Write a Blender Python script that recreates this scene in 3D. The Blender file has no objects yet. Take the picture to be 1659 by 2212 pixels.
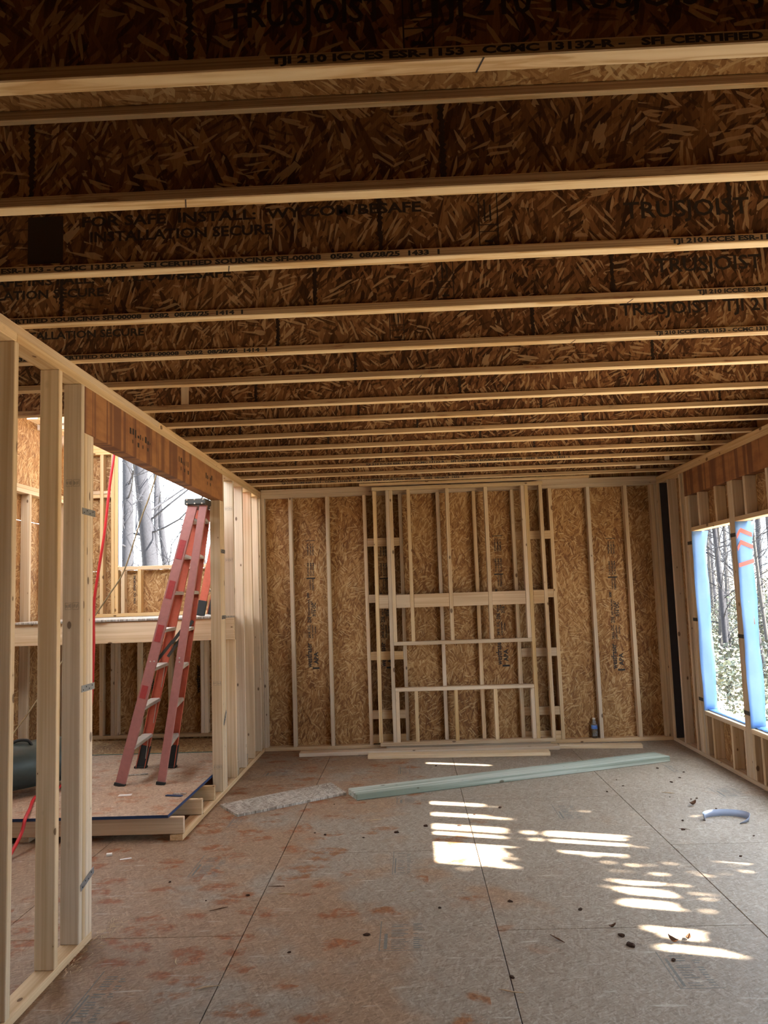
import bpy, bmesh, math, random
from mathutils import Vector, Matrix, noise

random.seed(7)
S = bpy.context.scene
COL = S.collection
R = math.radians

# ------------------------------------------------------------------ camera
CAM_H = 1.597
yaw, pitch, roll = -0.02837, 0.10353, -0.03346
fw = Vector((math.sin(yaw)*math.cos(pitch), math.cos(yaw)*math.cos(pitch), math.sin(pitch)))
rt = Vector((math.cos(yaw), -math.sin(yaw), 0)); up = rt.cross(fw)
r2 = rt*math.cos(roll) + up*math.sin(roll); u2 = up*math.cos(roll) - rt*math.sin(roll)
cd = bpy.data.cameras.new('camera'); cam = bpy.data.objects.new('camera', cd); COL.objects.link(cam)
cd.sensor_fit = 'HORIZONTAL'; cd.sensor_width = 36; cd.lens = 36*1738.8/1659
S.cycles.caustics_reflective = False; S.cycles.caustics_refractive = False
cd.clip_start = 0.02; cd.clip_end = 400
M = Matrix((r2, u2, -fw)).transposed().to_4x4(); M.translation = (0, 0, CAM_H)
cam.matrix_world = M
S.camera = cam

# ------------------------------------------------------------------ world, sun, exposure
w = bpy.data.worlds.new('sky'); S.world = w; w.use_nodes = True
nt = w.node_tree
bg = nt.nodes['Background']
bg.inputs['Color'].default_value = (0.80, 0.91, 1.0, 1); bg.inputs['Strength'].default_value = 5.6
SUNV = Vector((1.0, -0.31, 0.785)).normalized()      # towards the sun
sd = bpy.data.lights.new('sun', 'SUN'); sd.energy = 46; sd.angle = R(0.53); sd.color = (1.0, 0.9, 0.74)
sun = bpy.data.objects.new('sun', sd); COL.objects.link(sun)
sun.rotation_euler = SUNV.to_track_quat('Z', 'Y').to_euler(); sun.location = (12, -4, 10)
S.view_settings.view_transform = 'Standard'; S.view_settings.look = 'None'
S.view_settings.exposure = 1.25; S.view_settings.gamma = 1.0; S.view_settings.use_curve_mapping = False

# ------------------------------------------------------------------ main dimensions (metres)
XL, XR, YB, H = -1.589, 2.695, 8.683, 2.77
T, D = 0.038, 0.089              # lumber 2x4
XS = -3.66                       # stairwell outer wall, inner face
JD = 0.302                       # joist depth
YN = -3.0                        # rear wall

# ------------------------------------------------------------------ materials
def mat(name):
    m = bpy.data.materials.new(name); m.use_nodes = True
    n = m.node_tree; b = n.nodes['Principled BSDF']
    return m, n, b
def N(n, t, **k):
    x = n.nodes.new('ShaderNode'+t)
    for a, v in k.items(): setattr(x, a, v)
    return x
def L(n, a, b): n.links.new(a, b)
def math_(n, op, a, b=None, clamp=False):
    x = N(n, 'Math', operation=op, use_clamp=clamp)
    for i, v in enumerate((a, b)):
        if v is None: continue
        if isinstance(v, (int, float)): x.inputs[i].default_value = v
        else: L(n, v, x.inputs[i])
    return x.outputs[0]
def mix(n, f, a, b, blend='MIX'):
    x = N(n, 'Mix', data_type='RGBA', blend_type=blend)
    for i, v in ((0, f), (6, a), (7, b)):
        if isinstance(v, (int, float)): x.inputs[i].default_value = v
        elif isinstance(v, tuple): x.inputs[i].default_value = (*v, 1)
        else: L(n, v, x.inputs[i])
    return x.outputs[2]
def mixf(n, f, a, b):
    x = N(n, 'Mix', data_type='FLOAT')
    for i, v in ((0, f), (2, a), (3, b)):
        if isinstance(v, (int, float)): x.inputs[i].default_value = v
        else: L(n, v, x.inputs[i])
    return x.outputs[0]
def ramp(n, f, stops):
    x = N(n, 'ValToRGB'); e = x.color_ramp.elements
    while len(e) < len(stops): e.new(0.5)
    for el, (p, c) in zip(e, stops):
        el.position = p; el.color = (*c, 1) if len(c) == 3 else c
    L(n, f, x.inputs[0]); return x.outputs[0]
def smooth(n, f, lo, hi):
    x = N(n, 'MapRange', interpolation_type='SMOOTHSTEP')
    L(n, f, x.inputs[0]); x.inputs[1].default_value = lo; x.inputs[2].default_value = hi
    return x.outputs[0]
def objcoord(n, rnd=(37, 11, 5), world=False):
    if world:
        return N(n, 'NewGeometry').outputs['Position']
    tc = N(n, 'TexCoord'); oi = N(n, 'ObjectInfo')
    vm = N(n, 'VectorMath', operation='MULTIPLY'); L(n, oi.outputs['Random'], vm.inputs[0]); vm.inputs[1].default_value = rnd
    va = N(n, 'VectorMath', operation='ADD'); L(n, tc.outputs['Object'], va.inputs[0]); L(n, vm.outputs[0], va.inputs[1])
    return va.outputs[0]
def mapping(n, v, scale=(1, 1, 1), rot=(0, 0, 0), loc=(0, 0, 0)):
    x = N(n, 'Mapping'); L(n, v, x.inputs[0]); x.inputs['Scale'].default_value = scale
    x.inputs['Rotation'].default_value = rot; x.inputs['Location'].default_value = loc
    return x.outputs[0]
def rotscale(n, v, size, ang, loc=(0, 0, 0)):
    """turn first, then stretch: strands of the given size lying at an angle"""
    x = N(n, 'Mapping', vector_type='TEXTURE'); L(n, v, x.inputs[0]); x.inputs['Scale'].default_value = size
    x.inputs['Rotation'].default_value = (0, 0, ang); x.inputs['Location'].default_value = loc
    return x.outputs[0]
def noise_(n, v, scale=1, detail=3, rough=0.5, dist=0, dims='3D'):
    x = N(n, 'TexNoise', noise_dimensions=dims); L(n, v, x.inputs['Vector'])
    x.inputs['Scale'].default_value = scale; x.inputs['Detail'].default_value = detail
    x.inputs['Roughness'].default_value = rough; x.inputs['Distortion'].default_value = dist
    return x.outputs[0]
def bump(n, b, h, strength=0.3, dist=0.002):
    x = N(n, 'Bump'); x.inputs['Strength'].default_value = strength; x.inputs['Distance'].default_value = dist
    L(n, h, x.inputs['Height']); L(n, x.outputs[0], b.inputs['Normal'])

def lumber(name, light, dark, knot=(0.10, 0.045, 0.02), vary=0.25, spread=0.35):
    m, n, b = mat(name)
    v = objcoord(n); oi = N(n, 'ObjectInfo')
    g = noise_(n, mapping(n, v, (0.9, 55, 55)), 1, 2, 0.6, 0.4)
    g2 = noise_(n, mapping(n, v, (1.1, 7, 7)), 1, 1)
    gg = math_(n, 'ADD', math_(n, 'MULTIPLY', g, 0.65), math_(n, 'MULTIPLY', g2, 0.35))
    c = mix(n, smooth(n, gg, 0.5-spread/2, 0.5+spread/2), light, dark)
    # knots
    vo = N(n, 'TexVoronoi'); L(n, mapping(n, v, (7, 13, 13)), vo.inputs['Vector']); vo.inputs['Scale'].default_value = 1
    sp = N(n, 'SeparateColor'); L(n, vo.outputs['Color'], sp.inputs[0])
    rad = math_(n, 'MULTIPLY', math_(n, 'POWER', sp.outputs[0], 2.5), 0.20)
    k = math_(n, 'LESS_THAN', vo.outputs['Distance'], rad)
    ring = smooth(n, math_(n, 'SUBTRACT', vo.outputs['Distance'], rad), 0.10, 0.0)
    c = mix(n, math_(n, 'MULTIPLY', ring, 0.3), c, tuple(x*0.75 for x in dark))
    c = mix(n, math_(n, 'MULTIPLY', k, 0.8), c, knot)
    # each stick has its own tone
    hs = N(n, 'HueSaturation'); L(n, c, hs.inputs['Color'])
    rv = math_(n, 'ADD', math_(n, 'MULTIPLY', math_(n, 'FRACT', math_(n, 'MULTIPLY', oi.outputs['Random'], 7.3)), vary), 1-vary/2)
    rs = math_(n, 'ADD', math_(n, 'MULTIPLY', math_(n, 'FRACT', math_(n, 'MULTIPLY', oi.outputs['Random'], 23.1)), 0.35), 0.8)
    L(n, rv, hs.inputs['Value']); L(n, rs, hs.inputs['Saturation'])
    L(n, hs.outputs[0], b.inputs['Base Color']); b.inputs['Roughness'].default_value = 0.75
    b.inputs['Specular IOR Level'].default_value = 0.25
    return m

def osb_tone(n, v, scale=1.0, layers=5):
    """overlapping strands: per layer a cell pattern stretched along its own direction; the highest strand wins"""
    angs = [1.35, 0.75, -1.15, 2.3, 1.75, 0.1][:layers]
    ch = ct = None
    for i, a in enumerate(angs):
        vo = N(n, 'TexVoronoi', voronoi_dimensions='2D'); k = (1.0, 1.25, 0.85, 1.5, 0.7, 1.1)[i]*scale
        L(n, rotscale(n, v, (.115/k, .017/k, 1), a, (i*3.7, i*1.9, 0)), vo.inputs['Vector']); vo.inputs['Scale'].default_value = 1
        sp = N(n, 'SeparateColor'); L(n, vo.outputs['Color'], sp.inputs[0])
        h, t = sp.outputs[0], sp.outputs[1]
        if ch is None: ch, ct = h, t
        else:
            gt = math_(n, 'GREATER_THAN', h, ch)
            ct = mixf(n, gt, ct, t); ch = math_(n, 'MAXIMUM', ch, h)
    return ct, ch
def osb(name, stops, scale=1.0, layers=3, rough=0.7, world_tint=None):
    m, n, b = mat(name)
    v = objcoord(n, (17, 9, 0))
    t, h = osb_tone(n, v, scale, layers)
    fine = noise_(n, rotscale(n, v, (.05, .005, 1), 1.45), 1, 1, 0.6, 0, '2D')
    big = noise_(n, v, 1.7, 0, 0.5, 0, '2D')
    tt = math_(n, 'ADD', math_(n, 'MULTIPLY', t, 0.72), math_(n, 'ADD', math_(n, 'MULTIPLY', fine, 0.22), math_(n, 'MULTIPLY', math_(n, 'SUBTRACT', big, 0.5), 0.45)))
    c = ramp(n, tt, stops)
    # sparse pale splinters lying every which way: the turn changes from patch to patch
    pv = N(n, 'TexVoronoi', voronoi_dimensions='2D'); L(n, v, pv.inputs['Vector']); pv.inputs['Scale'].default_value = 7*scale
    pc = N(n, 'SeparateColor'); L(n, pv.outputs['Color'], pc.inputs[0])
    vr = N(n, 'VectorRotate', rotation_type='Z_AXIS'); L(n, v, vr.inputs['Vector']); L(n, math_(n, 'MULTIPLY', pc.outputs[0], 3.14), vr.inputs['Angle'])
    sv = N(n, 'TexVoronoi', voronoi_dimensions='2D'); L(n, mapping(n, vr.outputs[0], (15*scale, 90*scale, 1)), sv.inputs['Vector']); sv.inputs['Scale'].default_value = 1
    ss = N(n, 'SeparateColor'); L(n, sv.outputs['Color'], ss.inputs[0])
    c = mix(n, math_(n, 'MULTIPLY', math_(n, 'GREATER_THAN', ss.outputs[0], 0.86), 0.6), c, stops[-1][1])
    c = mix(n, math_(n, 'MULTIPLY', math_(n, 'LESS_THAN', ss.outputs[0], 0.10), 0.6), c, stops[0][1])
    L(n, c, b.inputs['Base Color']); b.inputs['Roughness'].default_value = rough
    b.inputs['Specular IOR Level'].default_value = 0.25
    return m

PINE = lumber('pine', (0.70, 0.56, 0.40), (0.54, 0.39, 0.24))
PINEY = lumber('yellow_pine', (0.72, 0.55, 0.34), (0.57, 0.39, 0.20))
PLATE = lumber('plate_pine', (0.66, 0.50, 0.32), (0.50, 0.33, 0.18))
TREATED = lumber('treated_lumber', (0.47, 0.51, 0.45), (0.24, 0.29, 0.23), (0.12, 0.09, 0.05), 0.1, 0.22)
OLDWOOD = lumber('weathered_lumber', (0.52, 0.41, 0.29), (0.38, 0.27, 0.17))
OSB = osb('osb_sheathing', [(0.05, (0.17, 0.075, 0.027)), (0.3, (0.285, 0.143, 0.053)), (0.55, (0.36, 0.195, 0.077)), (0.8, (0.45, 0.27, 0.117)), (1.0, (0.60, 0.425, 0.225))], 1.25)
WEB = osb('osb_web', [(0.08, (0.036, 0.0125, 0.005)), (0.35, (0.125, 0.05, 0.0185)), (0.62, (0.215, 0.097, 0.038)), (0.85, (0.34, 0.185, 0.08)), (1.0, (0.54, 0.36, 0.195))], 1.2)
GREYOSB = osb('weathered_osb', [(0.1, (0.20, 0.165, 0.13)), (0.4, (0.34, 0.30, 0.25)), (0.7, (0.45, 0.41, 0.36)), (1.0, (0.6, 0.56, 0.5))], 1.6, 4)

def deck_material(name, mud, lo=-1.6, hi=1.2, gain=1.0):
    m, n, b = mat(name)
    v = objcoord(n, (17, 9, 0)); p = objcoord(n, world=True)
    t, h = osb_tone(n, v, 2.3, 3)
    fine = noise_(n, rotscale(n, v, (.05, .012, 1), 0.4), 1, 3, 0.65, 0, '2D')
    tt = math_(n, 'ADD', math_(n, 'MULTIPLY', t, 0.34), math_(n, 'MULTIPLY', fine, 0.66))
    c = ramp(n, tt, [(0.15, (0.17, 0.13, 0.10)), (0.38, (0.285, 0.235, 0.19)), (0.6, (0.36, 0.31, 0.26)), (0.85, (0.52, 0.465, 0.405))])
    # broad clay dust, strongest on the trodden left side
    px = N(n, 'SeparateXYZ'); L(n, p, px.inputs[0])
    left = smooth(n, px.outputs[0], hi, lo)
    big = noise_(n, p, 1.3, 4, 0.62, 0, '2D')
    mud1 = smooth(n, math_(n, 'ADD', math_(n, 'MULTIPLY', big, 1.1), math_(n, 'MULTIPLY', left, 0.40)), 0.70, 0.92)
    c = mix(n, math_(n, 'MULTIPLY', mud1, mud), c, (1.04, 0.74, 0.51), 'MULTIPLY')
    # footprints and smears: rounded blotches scattered through the trodden part
    vo = N(n, 'TexVoronoi', voronoi_dimensions='2D'); pd = N(n, 'VectorMath', operation='MULTIPLY_ADD')
    nn = N(n, 'TexNoise', noise_dimensions='2D'); L(n, p, nn.inputs['Vector']); nn.inputs['Scale'].default_value = 7
    L(n, nn.outputs['Color'], pd.inputs[0]); pd.inputs[1].default_value = (0.14, 0.14, 0); L(n, p, pd.inputs[2])
    L(n, mapping(n, pd.outputs[0], (3.4, 6.2, 1), (0, 0, 0.3)), vo.inputs['Vector']); vo.inputs['Scale'].default_value = 1
    sp = N(n, 'SeparateColor'); L(n, vo.outputs['Color'], sp.inputs[0])
    few = math_(n, 'GREATER_THAN', math_(n, 'ADD', sp.outputs[0], math_(n, 'MULTIPLY', left, 0.62)), 0.86)
    blot = math_(n, 'MULTIPLY', math_(n, 'MULTIPLY', smooth(n, math_(n, 'ADD', vo.outputs['Distance'], math_(n, 'MULTIPLY', sp.outputs[1], 0.22)), 0.50, 0.32), few), smooth(n, left, 0.03, 0.3))
    wear = smooth(n, noise_(n, p, 11, 3, 0.7, 0, '2D'), 0.34, 0.62)
    c = mix(n, math_(n, 'MULTIPLY', math_(n, 'MULTIPLY', blot, wear), 1.45*mud, True), c, (0.84, 0.44, 0.22), 'MULTIPLY')
    if gain == 1: gain = 0.84
    if gain != 1: c = mix(n, 1.0, c, (gain, gain*.96, gain*.91), 'MULTIPLY')
    # dark specks
    s2 = smooth(n, noise_(n, mapping(n, p, (14, 22, 1)), 1, 2, 0.6, 0, '2D'), 0.70, 0.76)
    c = mix(n, math_(n, 'MULTIPLY', s2, 0.45), c, (0.12, 0.07, 0.045))
    s3 = smooth(n, noise_(n, mapping(n, p, (3, 26, 1), (0, 0, 0.2), (4, 2, 0)), 1, 3, 0.7, 0, '2D'), 0.66, 0.74)
    c = mix(n, math_(n, 'MULTIPLY', s3, 0.4), c, (0.62, 0.57, 0.5))
    L(n, c, b.inputs['Base Color']); b.inputs['Roughness'].default_value = 0.6
    b.inputs['Specular IOR Level'].default_value = 0.35
    bump(n, b, noise_(n, v, 55, 1, 0.5, 0, '2D'), 0.35, 0.003)
    return m
DECK = deck_material('trodden_osb_floor', 0.70)
DECKP = deck_material('muddy_platform_osb', 0.38, -1.0, -0.9, 1.35)

def lvl_material():
    m, n, b = mat('laminated_veneer')
    v = objcoord(n)
    st = noise_(n, mapping(n, v, (10, 0.25, 0.25)), 1, 3, 0.6)
    g = noise_(n, mapping(n, v, (2.5, 60, 60)), 1, 3)
    bl = noise_(n, mapping(n, v, (6, 14, 14)), 1, 4)
    c = mix(n, smooth(n, bl, 0.35, 0.7), (0.40, 0.185, 0.07), (0.29, 0.12, 0.048))
    c = mix(n, math_(n, 'MULTIPLY', smooth(n, st, 0.50, 0.60), 0.85), c, (0.13, 0.052, 0.03))
    c = mix(n, math_(n, 'MULTIPLY', g, 0.35), c, (0.20, 0.085, 0.04))
    L(n, c, b.inputs['Base Color']); b.inputs['Roughness'].default_value = 0.7; b.inputs['Specular IOR Level'].default_value = 0.3
    return m
LVL = lvl_material()
def flange_material():
    m, n, b = mat('flange_veneer')
    v = objcoord(n)
    fig = noise_(n, mapping(n, v, (2.2, 26, 26)), 1, 4, 0.55, 0.6)
    bot = ramp(n, fig, [(0.35, (0.82, 0.65, 0.42)), (0.52, (0.76, 0.57, 0.33)), (0.60, (0.60, 0.38, 0.18)), (0.75, (0.74, 0.54, 0.30))])
    ply = noise_(n, mapping(n, v, (0.6, 0.01, 260)), 1, 2)
    side = mix(n, smooth(n, ply, 0.4, 0.6), (0.50, 0.34, 0.19), (0.32, 0.195, 0.10))
    smear = noise_(n, mapping(n, v, (3.5, 9, 34)), 1, 5, 0.7)
    side = mix(n, math_(n, 'MULTIPLY', smooth(n, smear, 0.57, 0.68), 0.75), side, (0.16, 0.045, 0.02))
    tc = N(n, 'TexCoord'); s = N(n, 'SeparateXYZ'); L(n, tc.outputs['Normal'], s.inputs[0])
    f = math_(n, 'GREATER_THAN', math_(n, 'ABSOLUTE', s.outputs[2]), 0.6)  # ply edges and face veneer; underside light is partly put into the colours
    L(n, mix(n, f, side, bot), b.inputs['Base Color']); b.inputs['Roughness'].default_value = 0.65
    b.inputs['Specular IOR Level'].default_value = 0.3
    return m
FLANGE = flange_material()

def plain(name, col, rough=0.6, metal=0.0, var=0.25, scale=12, spec=0.4, bumps=0.0):
    m, n, b = mat(name)
    v = objcoord(n); f = noise_(n, v, scale, 4, 0.6)
    c = mix(n, f, tuple(x*(1-var) for x in col), tuple(min(1, x*(1+var)) for x in col))
    L(n, c, b.inputs['Base Color']); b.inputs['Roughness'].default_value = rough; b.inputs['Metallic'].default_value = metal
    b.inputs['Specular IOR Level'].default_value = spec
    if bumps: bump(n, b, f, bumps, 0.004)
    return m
INK = plain('black_ink', (0.025, 0.022, 0.022), 0.7, 0, 0.5, 40)
INKF = plain('faded_ink', (0.17, 0.165, 0.15), 0.8, 0, 0.45, 60)
INKW = plain('faded_web_ink', (0.022, 0.013, 0.009), 0.8, 0, 0.6, 50)
GLUE = plain('dark_glue', (0.018, 0.008, 0.005), 0.5, 0, 0.4)
STEEL = plain('galvanised_strap', (0.30, 0.31, 0.32), 0.42, 0.85, 0.3)
SCREW = plain('dark_nail', (0.04, 0.04, 0.045), 0.5, 0.6)
FIBRE = plain('faded_red_fibreglass', (0.38, 0.16, 0.145), 0.55, 0, 0.22, 30)
FIBRE2 = plain('orange_backlit_fibreglass', (0.52, 0.12, 0.07), 0.5, 0, 0.2, 30)  # orange ladder; also the backlit look of the stepladder's far rails
STICKER = plain('red_sticker', (0.36, 0.05, 0.05), 0.5, 0, 0.3, 50)
ALU = plain('weathered_aluminium', (0.50, 0.46, 0.40), 0.55, 0.35, 0.25)
DARKMETAL = plain('dark_bracket', (0.075, 0.075, 0.07), 0.5, 0.5)
RUBBER = plain('black_rubber', (0.02, 0.022, 0.022), 0.7)
TANK = plain('green_tank_paint', (0.040, 0.058, 0.055), 0.42, 0.1, 0.45, 9)
REDHOSE = plain('red_hose_rubber', (0.52, 0.02, 0.025), 0.45, 0, 0.15)
CORD = plain('tan_cord', (0.20, 0.145, 0.07), 0.6, 0, 0.2)
PAPER = plain('white_paper', (0.80, 0.79, 0.76), 0.8, 0, 0.06)
BLUEPAINT = plain('blue_panel_edge', (0.02, 0.045, 0.12), 0.6, 0, 0.4)
GREENPAINT = plain('green_panel_edge', (0.02, 0.10, 0.09), 0.6, 0, 0.4)
CLOD = plain('dried_mud', (0.055, 0.03, 0.02), 0.9, 0, 0.5, 60, 0.1, 0.4)
LEAF = plain('dry_leaf', (0.12, 0.06, 0.035), 0.8, 0, 0.4, 50, 0.2)
CHIP = plain('wood_splinter', (0.52, 0.38, 0.24), 0.8, 0, 0.25)
BARK = plain('grey_bark', (0.016, 0.017, 0.022), 0.9, 0, 0.5, 25, 0.1, 0.5)
BARK2 = plain('pale_bark', (0.03, 0.03, 0.032), 0.9, 0, 0.45, 25, 0.1, 0.5)
GROUND = plain('leaf_litter', (0.45, 0.37, 0.26), 0.95, 0, 0.6, 3.0, 0.1)
def leafmat(name, col):
    m, n, b = mat(name)
    f = noise_(n, N(n, 'NewGeometry').outputs['Position'], 1.3, 4)
    c = mix(n, smooth(n, f, 0.35, 0.65), tuple(x*0.55 for x in col), tuple(x*1.35 for x in col))
    L(n, c, b.inputs['Base Color']); b.inputs['Roughness'].default_value = 0.7
    return m
GREEN = leafmat('evergreen_leaf', (0.018, 0.026, 0.016))
TWIGS = leafmat('dry_brush', (0.035, 0.034, 0.034))
def wrap_material():
    m, n, b = mat('blue_house_wrap')
    v = objcoord(n); f = noise_(n, v, 5, 4)
    c = mix(n, f, (0.13, 0.29, 0.66), (0.22, 0.41, 0.78))
    L(n, c, b.inputs['Base Color']); b.inputs['Roughness'].default_value = 0.45
    tr = N(n, 'BsdfTranslucent'); tr.inputs['Color'].default_value = (0.25, 0.5, 0.95, 1)
    ms = N(n, 'MixShader'); ms.inputs[0].default_value = 0.15
    L(n, b.outputs[0], ms.inputs[1]); L(n, tr.outputs[0], ms.inputs[2]); L(n, ms.outputs[0], n.nodes['Material Output'].inputs[0])
    bump(n, b, noise_(n, v, 9, 3), 0.25, 0.01)
    return m
WRAP = wrap_material()
WRAPSTRIP = plain('grey_blue_wrap', (0.36, 0.43, 0.60), 0.5, 0, 0.15)
DARKSTRIP = plain('near_black', (0.035, 0.033, 0.040), 0.9, 0, 0.3)
WRAPRED = plain('red_wrap_print', (0.72, 0.12, 0.10), 0.5, 0, 0.1)
def glassy(name, col, tr=0.85):
    m, n, b = mat(name)
    b.inputs['Base Color'].default_value = (*col, 1); b.inputs['Roughness'].default_value = 0.08
    b.inputs['Transmission Weight'].default_value = tr; b.inputs['IOR'].default_value = 1.2
    return m
PET = glassy('clear_plastic', (0.86, 0.90, 0.95))
BLUELABEL = plain('blue_bottle_label', (0.10, 0.22, 0.62), 0.4, 0, 0.5, 30)
WHITECAP = plain('white_cap', (0.75, 0.72, 0.7), 0.5, 0, 0.05)

# ------------------------------------------------------------------ object helpers
def link(o, parent=None):
    COL.objects.link(o)
    if parent is not None:
        o.parent = parent
        o.matrix_parent_inverse = Matrix.Translation(parent.matrix_world.translation if parent.parent is None and parent.type == 'EMPTY' else (0, 0, 0)).inverted() \
            if parent.type == 'EMPTY' else BASE[parent.name].inverted()
    return o
BASE = {}
def place(name, me, parent, mw, m=None):
    o = bpy.data.objects.new(name, me)
    if m is not None and not me.materials: me.materials.append(m)
    COL.objects.link(o)
    if parent is not None:
        o.parent = parent; o.matrix_parent_inverse = BASE[parent.name].inverted()
    o.matrix_basis = mw
    BASE[o.name] = mw.copy()
    return o
def empty(name, loc=(0, 0, 0)):
    o = bpy.data.objects.new(name, None); COL.objects.link(o); o.location = loc; o.empty_display_size = 0.1
    BASE[o.name] = Matrix.Translation(loc); return o
def tag(o, label, cat, group=None, kind=None):
    o['label'] = label; o['category'] = cat
    if group: o['group'] = group
    if kind: o['kind'] = kind
    return o
def mesh_from(name, verts, faces, smooth_=False):
    me = bpy.data.meshes.new(name); me.from_pydata(verts, [], faces); me.update()
    if smooth_: me.polygons.foreach_set('use_smooth', [True]*len(me.polygons))
    return me
CACHE = {}
def boxmesh(dx, dy, dz, m, bev=0.003):
    k = (round(dx, 4), round(dy, 4), round(dz, 4), m.name, bev)
    if k in CACHE: return CACHE[k]
    bm = bmesh.new(); bmesh.ops.create_cube(bm, size=1)
    bmesh.ops.scale(bm, vec=(dx, dy, dz), verts=bm.verts)
    b = min(bev, 0.3*min(dx, dy, dz))
    if b > 0: bmesh.ops.bevel(bm, geom=list(bm.edges), offset=b, segments=1, affect='EDGES', profile=0.5)
    me = bpy.data.meshes.new('board'); bm.to_mesh(me); bm.free(); me.materials.append(m)
    CACHE[k] = me; return me
PERM = {0: Matrix(((1, 0, 0), (0, 1, 0), (0, 0, 1))),
        1: Matrix(((0, 0, 1), (1, 0, 0), (0, 1, 0))),     # local X->Y, Y->Z, Z->X
        2: Matrix(((0, 1, 0), (0, 0, 1), (1, 0, 0)))}     # local X->Z, Y->X, Z->Y
def board(name, parent, lo, hi, m, ax=None, bev=0.003, turn=None, off=(0, 0, 0)):
    d = [hi[i]-lo[i] for i in range(3)]
    if ax is None: ax = d.index(max(d))
    dims = {0: (d[0], d[1], d[2]), 1: (d[1], d[2], d[0]), 2: (d[2], d[0], d[1])}[ax]
    me = boxmesh(*dims, m, bev)
    mw = PERM[ax].to_4x4()
    if turn: mw = Matrix.Rotation(turn[1], 4, turn[0]) @ mw
    mw.translation = [(lo[i]+hi[i])/2+off[i] for i in range(3)]
    return place(name, me, parent, mw)
def panel(name, parent, lo, hi, m, bev=0.0015):
    """sheet goods: thickness on local Z"""
    d = [hi[i]-lo[i] for i in range(3)]; th = d.index(min(d))
    if th == 2: dims, mw = (d[0], d[1], d[2]), Matrix.Identity(4)
    elif th == 1: dims, mw = (d[0], d[2], d[1]), Matrix.Rotation(R(90), 4, 'X')
    else: dims, mw = (d[1], d[2], d[0]), PERM[1].to_4x4()
    me = boxmesh(*dims, m, bev); mw = mw.copy(); mw.translation = [(lo[i]+hi[i])/2 for i in range(3)]
    return place(name, me, parent, mw)
def bar(name, parent, p0, p1, wy, wz, m, yv=(0, 1, 0), bev=0.002):
    p0, p1 = Vector(p0), Vector(p1); x = (p1-p0); l = x.length; x.normalize()
    z = x.cross(Vector(yv)).normalized(); y = z.cross(x)
    mw = Matrix((x, y, z)).transposed().to_4x4(); mw.translation = (p0+p1)/2
    return place(name, boxmesh(l, wy, wz, m, bev), parent, mw)
def tube_geo(pts, rad, sides=8, cap=True):
    pts = [Vector(p) for p in pts]; V = []; F = []
    if not hasattr(rad, '__len__'): rad = [rad]*len(pts)
    ref = Vector((0.31, 0.2, 0.93)).normalized()
    for i, p in enumerate(pts):
        t = (pts[min(i+1, len(pts)-1)]-pts[max(i-1, 0)]).normalized()
        if abs(t.dot(ref)) > 0.95: ref = Vector((0.9, 0.3, 0.1)).normalized()
        a = t.cross(ref).normalized(); b = t.cross(a)
        for k in range(sides):
            an = 2*math.pi*k/sides; V.append(p+(a*math.cos(an)+b*math.sin(an))*rad[i])
    for i in range(len(pts)-1):
        for k in range(sides):
            k2 = (k+1) % sides; F.append((i*sides+k, i*sides+k2, (i+1)*sides+k2, (i+1)*sides+k))
    if cap:
        F.append(tuple(range(sides-1, -1, -1))); F.append(tuple((len(pts)-1)*sides+k for k in range(sides)))
    return [tuple(v) for v in V], F
def join_geo(parts):
    V = []; F = []
    for v, f in parts:
        o = len(V); V += v; F += [tuple(i+o for i in q) for q in f]
    return V, F
def spline(pts, n=8):
    pts = [Vector(p) for p in pts]; out = []
    for i in range(len(pts)-1):
        p0 = pts[max(i-1, 0)]; p1 = pts[i]; p2 = pts[i+1]; p3 = pts[min(i+2, len(pts)-1)]
        for k in range(n):
            t = k/n
            out.append(0.5*((2*p1)+(p2-p0)*t+(2*p0-5*p1+4*p2-p3)*t*t+(3*p1-p0-3*p2+p3)*t**3))
    out.append(pts[-1]); return out
def tube(name, parent, pts, rad, m, sides=10):
    V, F = tube_geo(pts, rad, sides); me = mesh_from(name, V, F, True)
    return place(name, me, parent, Matrix.Identity(4), m)
def lathe_geo(prof, sides=24):
    V = []; F = []
    for r, z in prof:
        for k in range(sides):
            a = 2*math.pi*k/sides; V.append((r*math.cos(a), r*math.sin(a), z))
    for i in range(len(prof)-1):
        for k in range(sides):
            k2 = (k+1) % sides; F.append((i*sides+k, i*sides+k2, (i+1)*sides+k2, (i+1)*sides+k))
    F.append(tuple(range(sides-1, -1, -1))); F.append(tuple((len(prof)-1)*sides+k for k in range(sides)))
    return V, F
TXT = {}
def textmesh(s, size, xs, m, space=1.0, rot_up=False):
    k = (s, round(size, 4), round(xs, 3), m.name, space, rot_up)
    if k in TXT: return TXT[k]
    cu = bpy.data.curves.new('t', 'FONT'); cu.body = s; cu.size = size; cu.resolution_u = 2; cu.space_character = space; cu.offset = min(size*.045, .0022 if rot_up else .0014)
    ob = bpy.data.objects.new('t', cu); COL.objects.link(ob)
    bpy.context.view_layer.update()
    me = bpy.data.meshes.new_from_object(ob.evaluated_get(bpy.context.evaluated_depsgraph_get()))
    bpy.data.objects.remove(ob); bpy.data.curves.remove(cu)
    for v in me.vertices: v.co.x *= xs
    me.materials.clear(); me.materials.append(m); TXT[k] = me; return me
def textwidth(me): return max(v.co.x for v in me.vertices)
FRONT = Matrix.Rotation(R(90), 4, 'X')                                    # faces -Y, upright
UPWALL = Matrix(((0, -1, 0), (0, 0, -1), (1, 0, 0))).to_4x4()             # faces -Y, reads upwards
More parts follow.
